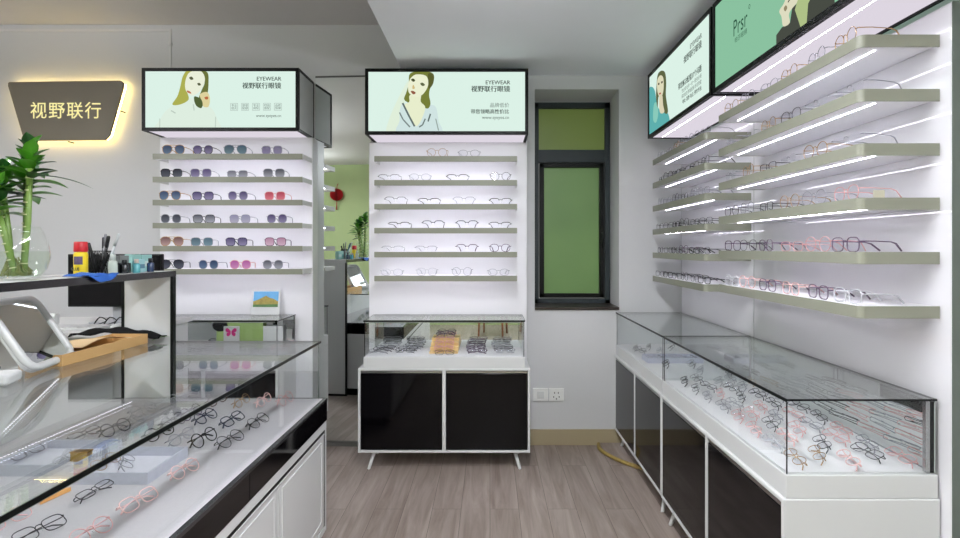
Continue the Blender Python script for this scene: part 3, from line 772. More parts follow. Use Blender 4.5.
# ------------------------------------------------------------------ contents of the showcases
DZ = .7450
def small_tray(label, x0, x1, y0, y1, z0, h, rgb, cells=0, th=.006, group='lined display trays'):
    t = thing('display_tray', label, 'tray', ((x0+x1)/2, (y0+y1)/2, z0), 0, group)
    m = mat('tray lining %d %d %d' % rgb, rgb, .7, vary=.12, scale=60)
    f = MB(); f.box(x0, x1, y0, y1, z0, z0+.0035)
    box_ob('tray_liner', mat('pale tray liner', (208, 206, 216), .8, vary=.08, scale=60), t, x0+th, x1-th, y0+th, y1-th, z0+.0036, z0+.005)
    f.box(x0, x0+th, y0, y1, z0+.004, z0+h); f.box(x1-th, x1, y0, y1, z0+.004, z0+h)
    f.box(x0+th, x1-th, y0, y0+th, z0+.004, z0+h); f.box(x0+th, x1-th, y1-th, y1, z0+.004, z0+h)
    f.build('tray_body', m, t)
    for i in range(1, cells):
        x = x0+(x1-x0)*i/cells
        box_ob('divider', m, t, x-.002, x+.002, y0+th, y1-th, z0+.004, z0+h*.85)
    return t
# middle showcase
cols = [(-.735, 'left column', 'thinblack', 'rectangular'), (-.565, 'second column', 'thinblack', 'square'), (-.085, 'third column', 'purple', 'rectangular'), (.095, 'right column', 'thinblack', 'square')]
for ci, (x, cn, fr, sh) in enumerate(cols):
    for r in range(4):
        k = K(sh, 'silver' if (r+ci) % 3 == 0 else fr, True)
        place(k, (x+.012*r*(1 if x < -.3 else -.4)+rnd.uniform(-.006, .006), 3.565+.066*r, DZ+.015), rnd.uniform(-.08, .08),
              '%s eyeglasses, %s from front, %s of middle showcase' % (desc(k), ORD[r], cn), 'eyeglasses in the middle showcase', rx=-.95)
t = thing('stepped_rack', 'amber stepped rack holding pink eyeglasses in the middle showcase', 'display rack', (-.31, 3.60, DZ))
for r in range(4):
    box_ob('step', mat('amber acrylic', (232, 196, 138), .25, vary=.1), t, -.405, -.215, 3.60+.055*r, 3.654+.055*r, DZ, DZ+.012+.022*r)
for r in range(4):
    k = K('rectangular', 'rose' if r < 2 else 'purple', True)
    k = ('clear', 'square', 'rose' if r < 3 else 'purple', 'clear', .0021, True, False)
    place(k, (-.31, 3.612+.055*r, DZ+.0125+.022*r), rnd.uniform(-.04, .04), '%s square eyeglasses on the amber rack, %s step up' % ('rose' if r < 3 else 'plum', ORD[r]), 'eyeglasses on the amber rack')
place(K('rectangular', 'thinblack', True), (-.30, 3.565, DZ), .03, 'thin black rectangular eyeglasses lying in front of the amber rack', 'eyeglasses in the middle showcase')

# near right showcase
pal = [('rectangular', 'thinblack'), ('oval', 'silver'), ('square', 'thinblack'), ('rectangular', 'rose'), ('round', 'silver'), ('oval', 'pink'), ('rectangular', 'silver'), ('panto', 'thinblack'), ('oval', 'gold'), ('square', 'rose')]
front = [(1.0, 'black'), (1.0, 'thinblack'), (1.0, 'silver'), (1.0, 'silver'), (1.0, 'rose'), (1.0, 'pink'), (1.0, 'clear'), (1.0, 'gold')]
RN = ['front row', 'second row', 'third row', 'fourth row', 'wall side row']
for c, x in enumerate((.985, 1.068, 1.152, 1.236, 1.32)):
    for r in range(8):
        sh, fr = pal[(r*3+c*7) % 10]
        if c == 0: fr = front[r][1]
        k = K(sh, fr, True)
        place(k, (x+rnd.uniform(-.008, .008), 2.815-.146*r+(.05 if c % 2 else 0)-.03+rnd.uniform(-.012, .012), DZ+.017), -PI/2+rnd.uniform(-.35, .12),
              '%s eyeglasses, %s toward viewer, near right showcase, %s' % (desc(k), ORD[r], RN[c]), 'eyeglasses in the near right showcase', rx=-1.12)
# far right showcase
small_tray('lavender grey divided tray at the rear of the far right showcase', .965, 1.305, 3.30, 3.43, DZ, .034, (176, 178, 196), 5, group='lavender grey trays')
for j in range(5):
    k = K('rectangular', ['silver', 'thinblack', 'silver', 'silver', 'thinblack'][j], True)
    place(k, (.998+.068*j, 3.365, DZ+.006), -PI/2+.1, '%s eyeglasses in %s compartment of the divided tray' % (desc(k), ORD[j]), 'eyeglasses in the divided tray', scale=.78)
for j, (x, y, sh, fr) in enumerate([(.985, 3.72, 'rectangular', 'thinblack'), (.985, 3.60, 'square', 'thinblack'), (1.09, 3.76, 'rectangular', 'thinblack'), (1.11, 3.60, 'square', 'silver'), (1.24, 3.74, 'rectangular', 'thinblack'),
                                    (1.02, 3.19, 'square', 'black'), (1.17, 3.19, 'square', 'thinblack'), (1.32, 3.17, 'oval', 'silver'), (1.16, 3.03, 'square', 'silver'), (1.31, 3.02, 'square', 'black')]):
    k = K(sh, fr, True)
    place(k, (x, y, DZ+.016), -PI/2+rnd.uniform(-.5, .2), '%s eyeglasses in far right showcase, %s %s' % (desc(k), ORD[j % 5], 'beyond its tray' if y > 3.5 else 'before its tray'), 'loose eyeglasses in the far right showcase', rx=-1.0)

# ------------------------------------------------------------------ long front counter on the left
cx0, cx1, cy0, cy1 = -1.84, -.803, .35, 2.655
ct = thing('display_counter', 'long white and black glass topped counter running from the left foreground', 'display counter', (-1.3, 1.5, 0))
f = MB(); f.box(cx0, cx1-.012, cy0, cy1-.004, .07, .606)
f.box(cx1-.012, cx1, cy0, cy1-.004, .566, .606, .002); f.box(cx1-.012, cx1, cy1-.030, cy1-.004, .07, .5655, .002); f.box(cx1-.012, cx1, cy0, cy1-.03, .07, .10)
f.build('counter_body', M['white'], ct)
box_ob('plinth', M['blackm'], ct, cx0+.04, cx1-.05, cy0+.04, cy1-.03, 0, .07)
for y0, y1 in ((2.052, 2.612), (1.47, 2.046), (.89, 1.464)):
    d = box_ob('door', M['white'], ct, cx1-.0115, cx1-.001, y0, y1, .106, .553)
    g = MB(); q = .035
    g.box(cx1-.001, cx1+.003, y0+.004, y1-.004, .548, .554); g.box(cx1-.001, cx1+.0015, y0+q, y1-q, .52, .523); g.box(cx1-.001, cx1+.0015, y0+q, y1-q, .14, .143)
    g.box(cx1-.001, cx1+.0015, y0+q, y0+q+.003, .14, .523); g.box(cx1-.001, cx1+.0015, y1-q-.003, y1-q, .14, .523)
    g.build('door_moulding', M['whitemat'], d)
box_ob('door_gap', M['blackm'], ct, cx1-.0115, cx1+.0008, cy0, cy1-.032, .5535, .5656)
box_ob('door_gap', M['blackm'], ct, cx1-.0115, cx1+.0005, 2.6125, 2.6220, .102, .553)
for y0, y1 in ((1.802, cy1), (.95, 1.798), (cy0, .946)):
    box_ob('black_fascia', M['black'], ct, cx0, cx1+.002, y0, y1, .6065, .700)
box_ob('deck', M['deckgrey'], ct, cx0, cx1-.0145, cy0, cy1-.012, .7005, .7135)
box_ob('deck_edging', mat('dark steel edging', (84, 84, 88), .25, metal=.8), ct, cx1-.0140, cx1+.004, cy0, cy1, .7005, .7145, .001)
box_ob('deck_edging', MATS['dark steel edging'], ct, cx0, cx1-.0145, cy1-.0115, cy1, .7005, .7145, .001)
gx = -.828; gt = .997
box_ob('front_glass', M['glassv'], ct, gx-.005, gx, cy0, cy1-.03, .7140, gt-.0085)
box_ob('end_glass', M['glassv'], ct, -1.54, gx-.0055, cy1-.035, cy1-.030, .7140, gt-.0085)
box_ob('back_panel', M['whitemat'], ct, cx0, cx0+.012, cy0, cy1-.04, .7140, gt-.009)
tg = box_ob('top_glass', M['glass'], ct, cx0, gx+.002, cy0, cy1-.025, gt-.008, gt)
f = MB(); f.box(gx+.0022, gx+.0052, cy0, cy1-.022, gt-.0105, gt+.0005); f.box(-1.54, gx+.002, cy1-.0245, cy1-.022, gt-.008, gt)
f.build('glass_edge', M['trim'], tg)
f = MB(); f.box(gx-.017, gx-.0055, cy0, cy1-.04, gt-.018, gt-.0085)
f.build('glass_rail', mat('dull aluminium rail', (150, 156, 154), .35, metal=.6), ct)
f = MB(); f.box(gx-.006, gx-.0035, cy1-.031, cy1-.0285, .714, .988); f.build('corner_seam', M['edge'], ct)

# raised bar over the counter with its full height end panel
bt = thing('service_bar', 'raised black edged white bar shelf with tall white end panel, over the left counter', 'bar shelf', (-1.68, 2.67, 0))
bx0, bx1, bz = -1.815, -1.56, 1.337
box_ob('end_panel', M['white'], bt, bx0+.014, bx1-.014, 2.660, 2.680, 0.02, bz-.029)
f = MB(); f.box(bx1-.0138, bx1, 2.657, 2.683, 0, bz-.029, .001); f.box(bx0, bx0+.0138, 2.657, 2.683, 0, bz-.029, .001); f.box(bx0+.014, bx1-.014, 2.658, 2.682, 0, .02)
f.build('end_panel_edging', M['blackm'], bt)
box_ob('bar_top', M['whitemat'], bt, bx0+.004, bx1-.004, .55, 2.683, bz-.0285, bz)
box_ob('bar_edging', mat('polished black edging', (26, 22, 26), .2, vary=.4, scale=20), bt, bx1-.0035, bx1, .55, 2.685, bz-.0285, bz+.0005, .001)
box_ob('bar_edging', MATS['polished black edging'], bt, bx0, bx0+.0035, .55, 2.685, bz-.0285, bz+.0005, .001)
box_ob('support_post', M['blackm'], bt, bx0, bx0+.02, .56, .58, gt+.001, bz-.029)
lc = box_ob('led_channel', M['whitemat'], bt, -1.775, -1.757, .7, 2.655, bz-.034, bz-.029)
f = MB()
for i in range(132):
    y = .72+i*.0148; f.box(-1.768, -1.764, y, y+.006, bz-.0358, bz-.0343)
tag(f.build('led_chips', emit('led chip', (240, 240, 255), 6.0), lc), kind='stuff')

# ---- on the deck of the left counter
def dk(px, py, z): s = (py-248)/(1.45-z); return ((px-490)/s, 540/s)
small_tray('lavender grey open tray nearer the front of the left counter', -1.31, -1.065, 1.68, 1.905, .714, .036, (186, 187, 200), group='lavender grey trays')
small_tray('lavender grey open tray behind the other, under the left counter glass', -1.62, -1.345, 1.74, 1.975, .714, .036, (184, 186, 198), group='lavender grey trays')
GL = [  # px, py of the middle of the pair, shape, frame, lean, turn, where
 (211, 442, 'round', 'black', -.55, .15, 'beyond the front tray, lenses toward the aisle'),
 (239, 443, 'round', 'thinblack', -.9, .2, 'near the aisle edge beside the thick black pair'),
 (266, 424, 'panto', 'thinblack', -.9, .1, 'on the aisle edge midway to the far end'),
 (240, 422, 'square', 'navy', -.9, .1, 'between the thick black pair and the far end'),
 (213, 420, 'round', 'navy', -.8, .1, 'behind the thick black round pair'),
 (247, 403, 'oval', 'gold', -.5, 0, 'third from the corner in the far row'),
 (269, 402, 'oval', 'pink', -.5, 0, 'second from the corner in the far row'),
 (291, 402, 'round', 'rose', -.5, .1, 'at the far aisle corner of the deck'),
 (188, 440, 'oval', 'silver', -.6, .1, 'right behind the front tray'),
 (197, 416, 'round', 'purple', -.5, .1, 'in the middle row under the glass edge'),
 (222, 402, 'oval', 'brown', -.5, .1, 'fourth from the corner in the far row'),
 (180, 425, 'round', 'thinblack', -.6, .1, 'just under the dark glass edge past the trays'),
 (166, 436, 'panto', 'black', -.6, .2, 'touching the dark glass edge beyond the front tray'),
 (193, 473, 'round', 'pink', -.7, .2, 'by the aisle corner of the front tray'),
 (148, 504, 'square', 'pink', -.8, .2, 'in front of the front tray toward the viewer'),
 (102, 537, 'round', 'rose', -.8, .2, 'at the lower edge of view, centre'),
 (16, 524, 'square', 'rose', -.8, .2, 'at the lower left corner of view'),
 (50, 534, 'square', 'thinblack', -1.0, .3, 'between two rose pairs at the lower left'),
 (104, 492, 'rectangular', 'thinblack', -1.2, .1, 'along the front side of the front tray'),
 (122, 432, 'round', 'black', -.6, .2, 'seen through top glass above rear tray'),
 (92, 436, 'rectangular', 'thinblack', -1.0, .1, 'through the top glass, left of the thick pair'),
 (150, 413, 'round', 'silver', -.7, .2, 'seen through the top glass, first in the rear row'),
 (172, 404, 'oval', 'clear', -.7, .2, 'seen through the top glass, second in the rear row'),
 (196, 396, 'oval', 'silver', -.7, .2, 'seen through the top glass, third in the rear row'),
 (140, 423, 'square', 'silver', -.9, .1, 'under the top glass beside the thick round pair'),
 (35, 455, 'square', 'thinblack', -1.0, .1, 'under the top glass left of the rear tray'),
]
for px, py, sh, fr, rx, rz, where in GL:
    x, y = dk(px, py, .73)
    if y > 2.60: y = 2.60
    k = K(sh, fr, True)
    place(k, (x-.012, y, .7145+.019*math.sin(-rx)), PI/2-rz*.9, '%s eyeglasses, left counter, %s' % (desc(k), where), 'eyeglasses on the left counter', rx=rx, scale=1.12 if py < 450 else .96)
for j, (px, py, fr, wh) in enumerate([(112, 464, 'gold', 'left in'), (134, 462, 'silver', 'right in')]):
    x, y = dk(px, py, .735)
    k = K('round', fr, True)
    place(k, (x, y, .7195+.012), PI/2+.5*j, '%s eyeglasses lying %s the front lavender tray' % (desc(k), wh), 'eyeglasses in the front tray', rx=-1.0)
k = K('rectangular', 'clear', True)
place(k, (*dk(70, 458, .735), .7195+.012), PI/2+.3, 'clear framed rectangular eyeglasses lying in the rear lavender tray', 'eyeglasses in the rear tray', rx=-1.0)
t = thing('trinket_box', 'small glowing gold cube stand in the rear lavender tray', 'trinket box', (-1.405, 1.86, .719))  # plain brass coloured body and lid
box_ob('box_body', mat('brushed brass', (214, 176, 96), .3, metal=.7), t, -1.435, -1.375, 1.845, 1.87, .719, .748, .002)
box_ob('box_lid', mat('brass lid', (196, 152, 70), .3, metal=.7), t, -1.437, -1.373, 1.843, 1.872, .7485, .7535, .002)
f = MB(); x, y = dk(40, 503, .72); x2, y2 = dk(71, 489, .72)
a = V((x, y, .7145)); b = V((x2, y2, .7145)); d = b-a; nrm = V((-d.y, d.x, 0)).normalized()
prof = [a+d*t_+nrm*(.03*math.sin(PI*t_)) for t_ in [i/14 for i in range(15)]]
f.prism([p for p in prof], (0, 0, .012))
tag(f.build('comb', mat('honey wood', (214, 158, 92), .4, vary=.2, scale=14, stretch=(1, 6, 1))), 'half moon honey coloured wooden comb lying near the dark glass edge at lower left', 'comb')

# ---- on top of the left counter glass
t = thing('vanity_mirror', 'white framed rounded tabletop mirror leaning on the counter glass', 'mirror', (-1.66, 2.0, gt))
p0 = V((-1.612, 1.895, gt+.0158)); ex = V((-.06, .270, 0)).normalized(); ez = V((-.150, -.030, .25)).normalized(); en = ex.cross(ez)
w_, h_ = .300, .290
def rr(w, h, r, n=5, off=0):
    o = []
    for cx_, cy_, a0 in ((w-r, h-r, 0), (r, h-r, 90), (r, r, 180), (w-r, r, 270)):
        for i in range(n+1):
            a_ = math.radians(a0+90*i/n); o.append((off+cx_+r*math.cos(a_), off+cy_+r*math.sin(a_)))
    return o
f = MB(); f.prism([p0+ex*u+ez*v-en*.006 for u, v in rr(w_, h_, .045)], -en*.012*(1 if en.x > 0 else -1))
f.tube([p0+ex*u+ez*v for u, v in rr(w_-.020, h_-.020, .045, off=.010)], .0145, 10, closed=True)
f.build('frame', M['white'], t)
sg = 1 if en.x > 0 else -1
f = MB(); f.prism([p0+ex*u+ez*v+en*.0005*sg for u, v in rr(w_-.044, h_-.044, .032, off=.022)], en*.002*sg)
f.build('mirror_glass', M['mirror'], t)
f = MB(); f.tube([p0+ex*(w_/2)+ez*(h_*.72)-en*.02*sg, V(((p0+ex*(w_/2)-en*.12*sg).x, (p0+ex*(w_/2)-en*.12*sg).y, gt+.0068))], .006, 8); f.build('prop_stand', M['white'], t)
t = tag(MB().box(-.06, .06, -.05, .05, 0, .036, .010).build('storage_box', M['white']), 'low white rounded plastic box on counter glass before the leaning mirror', 'box')
t.location = (-1.655, 1.80, gt+.0005); t.rotation_euler = (0, 0, .3)
# kraft tray of papers
kraft = mat('kraft board', (200, 160, 104), .6, vary=.06)
t = thing('cardboard_tray', 'shallow tan cardboard tray full of papers on the counter glass', 'tray', (-1.74, 2.33, gt))
f = MB(); X0, X1, Y0, Y1, h = -1.80, -1.632, 2.06, 2.575, .044
z = gt+.0005
f.box(X0, X1, Y0, Y1, z, z+.003); f.box(X1-.004, X1, Y0, Y1, z+.003, z+h); f.box(X0, X0+.004, Y0, Y1, z+.003, z+h)
f.box(X0+.004, X1-.004, Y0, Y0+.004, z+.003, z+h); f.box(X0+.004, X1-.004, Y1-.004, Y1, z+.003, z+h); f.build('tray_body', kraft, t)
def sheet(name, m, label, cat, x0, x1, y0, y1, z0, fn, group=None, nx=8, ny=12, th=.0012):
    f = MB(); g = [[f.bm.verts.new((x0+(x1-x0)*i/nx, y0+(y1-y0)*j/ny, z0+fn(i/nx, j/ny))) for j in range(ny+1)] for i in range(nx+1)]
    for i in range(nx):
        for j in range(ny): f._f([g[i][j], g[i+1][j], g[i+1][j+1], g[i][j+1]], True)
    o = f.build(name, m); md = o.modifiers.new('thick', 'SOLIDIFY'); md.thickness = th; md.offset = 1
    return tag(o, label, cat, group)
sheet('paper_sheet', mat('pale lilac paper', (192, 186, 210), .7), 'lilac paper stack lying under the tan sheet in the cardboard tray', 'paper', -1.79, -1.64, 2.10, 2.40, z+.012, lambda u, v: .008*math.sin(v*5))
sheet('paper_sheet', mat('tan kraft paper', (206, 178, 136), .65), 'curling tan kraft sheet bulging out of the cardboard tray', 'paper', -1.82, -1.66, 2.20, 2.53, z+.046, lambda u, v: .024*math.sin(PI*min(1, v*1.15))*(.4+.6*u)-.012*v)
sheet('cloth_wrap', mat('black nylon cloth', (9, 9, 11), .8, spec=.15), 'crumpled black cloth lying beside the tan tray by the end panel', 'cloth', -2.02, -1.585, 2.585, 2.652, z+.003,
      lambda u, v: .060*math.sin(PI*(.18+.7*u))*(.35+.65*math.sin(PI*(.15+.7*v)))+.006*math.sin(u*19+v*7), nx=20, ny=8, th=.003)
f = MB(); f.leaf((-1.63, 2.60, z+.004), (.5, .3, .35), .075, .03, .6); o = f.build('paper_leaf', mat('pale green leaf', (150, 186, 140), .5), None)
tag(o, 'pale green leaf shaped tag at the foot of the white end panel', 'tag')

# ---- on the bar
def bar(px, x=-1.68): return 540*(-x)/(490-px)
bz_ = bz+.0008
x, y = -1.665, bar(21, -1.665)
t = thing('glass_vase', 'bulbous clear glass vase half full of water on the bar', 'vase', (x, y, bz_))
pr = [(.045, .0), (.066, .006), (.082, .035), (.092, .075), (.092, .10), (.086, .135), (.074, .168), (.064, .190)]
x -= .012
MB().lathe(pr+[(.0625, .190), (.0725, .167), (.0845, .134), (.0905, .10), (.0905, .076), (.0805, .036), (.064, .009), (.002, .006)], (x, y, bz_), 36, cap=False).build('vase_body', glass('vase glass', (254, 255, 254), .45, .03), t)
MB().lathe([(.003, .0085), (.0635, .0095), (.079, .036), (.089, .075), (.089, .098), (.0885, .1), (.003, .1)], (x, y, bz_), 32, cap=False).build('water', glass('water', (247, 251, 246), .3, .01), t)
f = MB(); rg = random.Random(3)
for i in range(46):
    a_ = rg.uniform(0, 2*PI); r0 = rg.uniform(.0, .03); r1 = rg.uniform(.035, .072)
    f.tube([(x+r0*math.cos(a_), y+r0*math.sin(a_), bz_+.05+rg.uniform(-.01, .03)), (x+r1*.7*math.cos(a_), y+r1*.7*math.sin(a_), bz_+.03), (x+r1*.75*math.cos(a_+.4), y+r1*.75*math.sin(a_+.4), bz_+.014)], .0016, 5)
pt = thing('lucky_bamboo', 'lucky bamboo with glossy green leaves standing in the glass vase', 'plant', (x, y, bz_+.01))
tag(f.build('roots', mat('olive roots', (124, 132, 62), .7, vary=.3), pt), kind='stuff')
stalk = mat('bamboo cane', (122, 152, 74), .4, vary=.25, scale=20); node = mat('cane ring', (220, 220, 176), .5)
lfm = mat('glossy green leaf', (84, 150, 44), .3, vary=.45, scale=14); lfd = mat('dark green leaf', (34, 84, 34), .35, vary=.4, scale=14)
tops = []
for i, (dx, dy, tx, ty, hh) in enumerate([(-.02, .0, -.055, .0, .325), (.02, .0, .035, .01, .405), (0, .025, -.01, .05, .35), (.01, -.02, -.045, -.04, .27)]):
    a_ = V((x+dx, y+dy, bz_+.014)); b_ = V((x+tx, y+ty, bz_+hh)); st = MB(); nd = MB()
    st.tube([a_, a_.lerp(b_, .5)+V((.004, 0, 0)), b_], .0105, 10); o = st.build('cane', stalk, pt)
    for q in range(1, 9):
        c = a_.lerp(b_, q/9); dd = (b_-a_).normalized(); nd.tube([c-dd*.002, c+dd*.002], .0118, 10)
    nd.build('cane_rings', node, o); tops.append(b_)
nleaf = 0
for ti, b_ in enumerate(tops):
    for i in range(21):
        a_ = i*2.4+ti; el = .3+.95*(i/21); z0 = b_.z-.06+.13*(i/21)
        r_ = V((math.cos(a_)*math.cos(el), math.sin(a_)*math.cos(el), math.sin(el)))
        f = MB(); f.leaf((b_.x, b_.y, z0), r_, rg.uniform(.090, .140)*(1-.4*i/17), rg.uniform(.040, .054), .8-.4*el, 7)
        f.build('leaf', lfm if (i+ti) % 3 else lfd, pt); nleaf += 1
    f = MB(); f.tube([b_-V((0, 0, .03)), b_+V((0, 0, .06))], [.008, .004], 8); f.build('shoot', stalk, pt)
f = MB(); b_ = tops[1]; f.leaf((b_.x+.02, b_.y, b_.z-.035), (1, .1, .05), .20, .02, .5, 8); f.build('leaf', lfd, pt)
# glue bottle
x = -1.665; y = bar(79, x)+.01
t = thing('glue_bottle', 'yellow bottle with red cap standing on the bar', 'bottle', (x, y, bz_))
MB().lathe([(.0225, 0), (.0245, .003), (.0245, .088), (.021, .096)], (x, y, bz_), 24).build('bottle_body', mat('yellow plastic', (244, 214, 40), .35), t)
MB().lathe([(.0235, .0965), (.0245, .099), (.0235, .134), (.021, .138)], (x, y, bz_), 24).build('cap', mat('red cap', (196, 34, 44), .4), t)
f = MB()
for k_ in range(9):
    a0 = math.radians(-100+k_*9-20); a1 = math.radians(-100+(k_+1)*9-20)
    f._f([f.bm.verts.new((x+.0249*math.cos(q), y+.0249*math.sin(q), bz_+zz)) for q, zz in ((a0, .045), (a1, .045), (a1, .078), (a0, .078))])
f.build('label', mat('blue red label', (86, 70, 96), .5, vary=.9, scale=70), t)
b = text_bm('GLUE', .016, 'CENTER', .0006); bmesh.ops.transform(b, matrix=Matrix.Translation((x, y-.0255, bz_+.022)) @ Matrix.Rotation(PI/2, 4, 'X'), verts=b.verts)
bmesh.ops.rotate(b, cent=(x, y, 0), matrix=Matrix.Rotation(math.radians(-10), 3, 'Z'), verts=b.verts)
f = MB(); f.join(b); f.build('lettering', mat('dark print', (60, 60, 40), .6), t)
# white paper + blue cloth
o = sheet('paper_sheet', M['whitemat'], 'white paper lying on the bar under the yellow bottle side', 'paper', -1.79, -1.70, bar(50), bar(90), bz_, lambda u, v: .001)
bl = mat('blue microfibre', (38, 92, 176), .8, vary=.2)
sheet('cleaning_cloth', bl, 'blue cleaning cloth lying over the front edge of the bar', 'cloth', -1.645, -1.545, bar(74, -1.6), bar(106, -1.6), bz_+.002, lambda u, v: .010*math.sin(PI*v)*(1-u)+.002*math.sin(v*14)-(.030*max(0, u-.75)*4*(math.sin(PI*v)) if u > .75 else 0)+(.004 if u > .7 else 0), nx=16, ny=14, th=.002)
# mesh pen cup
x = -1.70; y = bar(101, x)
t = thing('pen_cup', 'black wire mesh pen cup on the bar', 'pen cup', (x, y, bz_))
f = MB()
for k_ in range(22):
    a_ = 2*PI*k_/22
    for tw in (-.5, .5): f.tube([(x+.040*math.cos(a_), y+.040*math.sin(a_), bz_+.002), (x+.0445*math.cos(a_+tw), y+.0445*math.sin(a_+tw), bz_+.098)], .0014, 4)
f.lathe([(.0405, 0), (.0405, .003)], (x, y, bz_), 24)
f.tube([(x+.045*math.cos(a_), y+.045*math.sin(a_), bz_+.099) for a_ in [2*PI*i/24 for i in range(24)]], .002, 6, closed=True)
f.build('mesh_cup', M['blackm'], t)
pens = [(-.018, -.008, -.03, 'black marker with round cap', (20, 20, 22), .135, .0068), (.0, .012, .01, 'grey steel ballpoint', (150, 150, 156), .175, .005), (.012, -.014, .035, 'black felt pen', (24, 24, 28), .165, .0065),
        (.020, .004, .055, 'white marker pen with pale cap', (216, 222, 224), .175, .0055), (-.004, .02, -.004, 'dark slate pen', (52, 56, 62), .16, .005), (.022, .018, .03, 'teal pencil', (96, 160, 168), .15, .004)]
for dx, dy, ln_, nm, rgb, hh, r_ in pens:
    p = thing('pen', nm+' standing in the mesh cup', 'pen', (x+dx, y+dy, bz_+.006), 0, 'pens in the mesh cup')
    a_ = V((x+dx*.8, y+dy*.8, bz_+.006)); b_ = V((x+dx+ln_, y+dy*1.3, bz_+hh))
    MB().tube([a_, a_.lerp(b_, .68)], r_, 10).build('barrel', mat('pen '+nm, rgb, .35), p)
    MB().tube([a_.lerp(b_, .682), a_.lerp(b_, .97), b_], [r_*1.12, r_*1.12, r_*.7], 10).build('cap', mat('pen cap '+nm, tuple(max(0, c-20) for c in rgb), .3), p)
# small bottles and cartons to the right of the cup
def flask(px, xx, r_, h, rgb, label, cap=(18, 20, 24)):
    y = bar(px, xx); t = thing('dropper_bottle', label, 'bottle', (xx, y, bz_), 0, 'small bottles on the bar')
    MB().lathe([(r_*.95, 0), (r_, .002), (r_, h*.62), (r_*.6, h*.7)], (xx, y, bz_), 18).build('bottle_body', mat('flask %s' % label[:18], rgb, .2), t)
    MB().lathe([(r_*.62, h*.705), (r_*.62, h*.97), (r_*.5, h)], (xx, y, bz_), 18).build('cap', mat('flask cap %d %d %d' % cap, cap, .4), t)
flask(113, -1.60, .017, .085, (190, 200, 192), 'small clear bottle with pale cap in front of the pen cup', (206, 214, 210))
flask(124.5, -1.615, .015, .060, (26, 30, 34), 'tiny black bottle right of the clear bottle')
flask(136.5, -1.60, .015, .062, (96, 170, 180), 'small teal bottle with pale cap near the bar end', (210, 190, 180))
flask(150.5, -1.60, .015, .064, (34, 52, 84), 'small navy bottle at the bar end')
def carton(px0, px1, xx, dx, h, rgb, label, band=None):
    y0, y1 = bar(px0, xx), bar(px1, xx)
    t = thing('carton', label, 'box', (xx, (y0+y1)/2, bz_), 0, 'small cartons on the bar')
    box_ob('carton_body', mat('carton %d %d %d' % rgb, rgb, .5), t, xx-dx, xx, y0, y1, bz_, bz_+h, .0015)
    if band: box_ob('printed_band', mat('band %d %d %d' % band, band, .5), t, xx-dx-.0004, xx+.0004, y0+.002, y1-.002, bz_+h*.3, bz_+h*.62)
carton(120, 129, -1.655, .03, .078, (120, 124, 122), 'grey carton behind the tiny black bottle')
carton(114, 131, -1.628, .022, .045, (22, 24, 26), 'low black carton between the small bottles')
carton(132, 141, -1.66, .035, .082, (150, 196, 190), 'pale teal carton standing behind the teal bottle', (110, 168, 170))
carton(142, 152, -1.655, .035, .080, (156, 204, 200), 'pale aqua carton with white band nearest the bar end', (206, 222, 220))
carton(139, 145, -1.61, .02, .060, (170, 214, 216), 'slim aqua carton in front at the bar end', (90, 130, 150))

# ------------------------------------------------------------------ staff desk
DT = 1.02
t = thing('staff_desk', 'white staff desk behind the bar carrying the computer', 'desk', (-2.4, 3.1, 0))
box_ob('desk_top', M['whitemat'], t, -3.1, -1.86, 2.74, 3.38, DT-.025, DT, .002)
box_ob('desk_body', M['white'], t, -3.08, -1.88, 3.0, 3.36, .08, DT-.026)
box_ob('desk_band', M['black'], t, -3.085, -1.875, 3.3605, 3.366, .60, .70)
for xx in (-3.06, -1.90): box_ob('leg', M['white'], t, xx-.02, xx+.02, 2.77, 2.81, 0, DT-.026)
box_ob('plinth', M['blackm'], t, -3.05, -1.91, 3.02, 3.34, 0, .08)
t = thing('computer_monitor', 'black flat computer monitor on the staff desk under the bar', 'monitor', (-2.16, 3.12, DT))
box_ob('bezel', M['blackm'], t, -2.425, -1.885, 3.10, 3.125, 1.112, 1.415, .004)
box_ob('screen', M['black'], t, -2.415, -1.895, 3.0985, 3.0998, 1.124, 1.405)
f = MB(); f.box(-2.185, -2.135, 3.127, 3.14, DT+.012, 1.25, .002); f.box(-2.27, -2.05, 3.05, 3.21, DT+.0005, DT+.0115, .004); f.build('stand', mat('silver plastic', (170, 172, 176), .35), t)
t = thing('keyboard', 'white computer keyboard on the staff desk', 'keyboard', (-2.25, 2.86, DT))
box_ob('keyboard_body', M['white'], t, -2.46, -2.02, 2.79, 2.92, DT+.0005, DT+.014, .003)
f = MB()
for r in range(5):
    for c in range(18): f.box(-2.45+c*.0238, -2.45+c*.0238+.019, 2.797+r*.0238, 2.797+r*.0238+.019, DT+.0142, DT+.020)
tag(f.build('keys', M['whitemat'], t), kind='stuff')
t = tag(MB().ico((0, 0, .016), .030, 2, (1, 1.6, .55)).build('computer_mouse', M['white']), 'white computer mouse beside the keyboard', 'computer mouse'); t.location = (-1.955, 2.84, DT+.001)
t = thing('web_camera', 'small white desk device with two dark eyes left of the monitor', 'webcam', (-2.42, 2.98, DT))
box_ob('webcam_body', M['white'], t, -2.47, -2.385, 2.96, 3.0, DT+.0005, DT+.07, .012)
for xx in (-2.445, -2.412): MB().ico((xx, 2.958, DT+.045), .009, 1).build('eye', M['blackm'], t)
f = MB(); rg = random.Random(5)
for i in range(4):
    cx_ = -2.17+.055*i; f.tube(smooth_poly([(cx_, 2.95, DT+.004), (cx_+.03, 2.96, DT+.05), (cx_+.06, 2.97, DT+.03), (cx_+.02, 2.95, DT+.01)], 4, False), .003, 6)
tag(f.build('cable_coil', M['blackm']), 'tangled black cable loops on the staff desk below the monitor', 'cable')

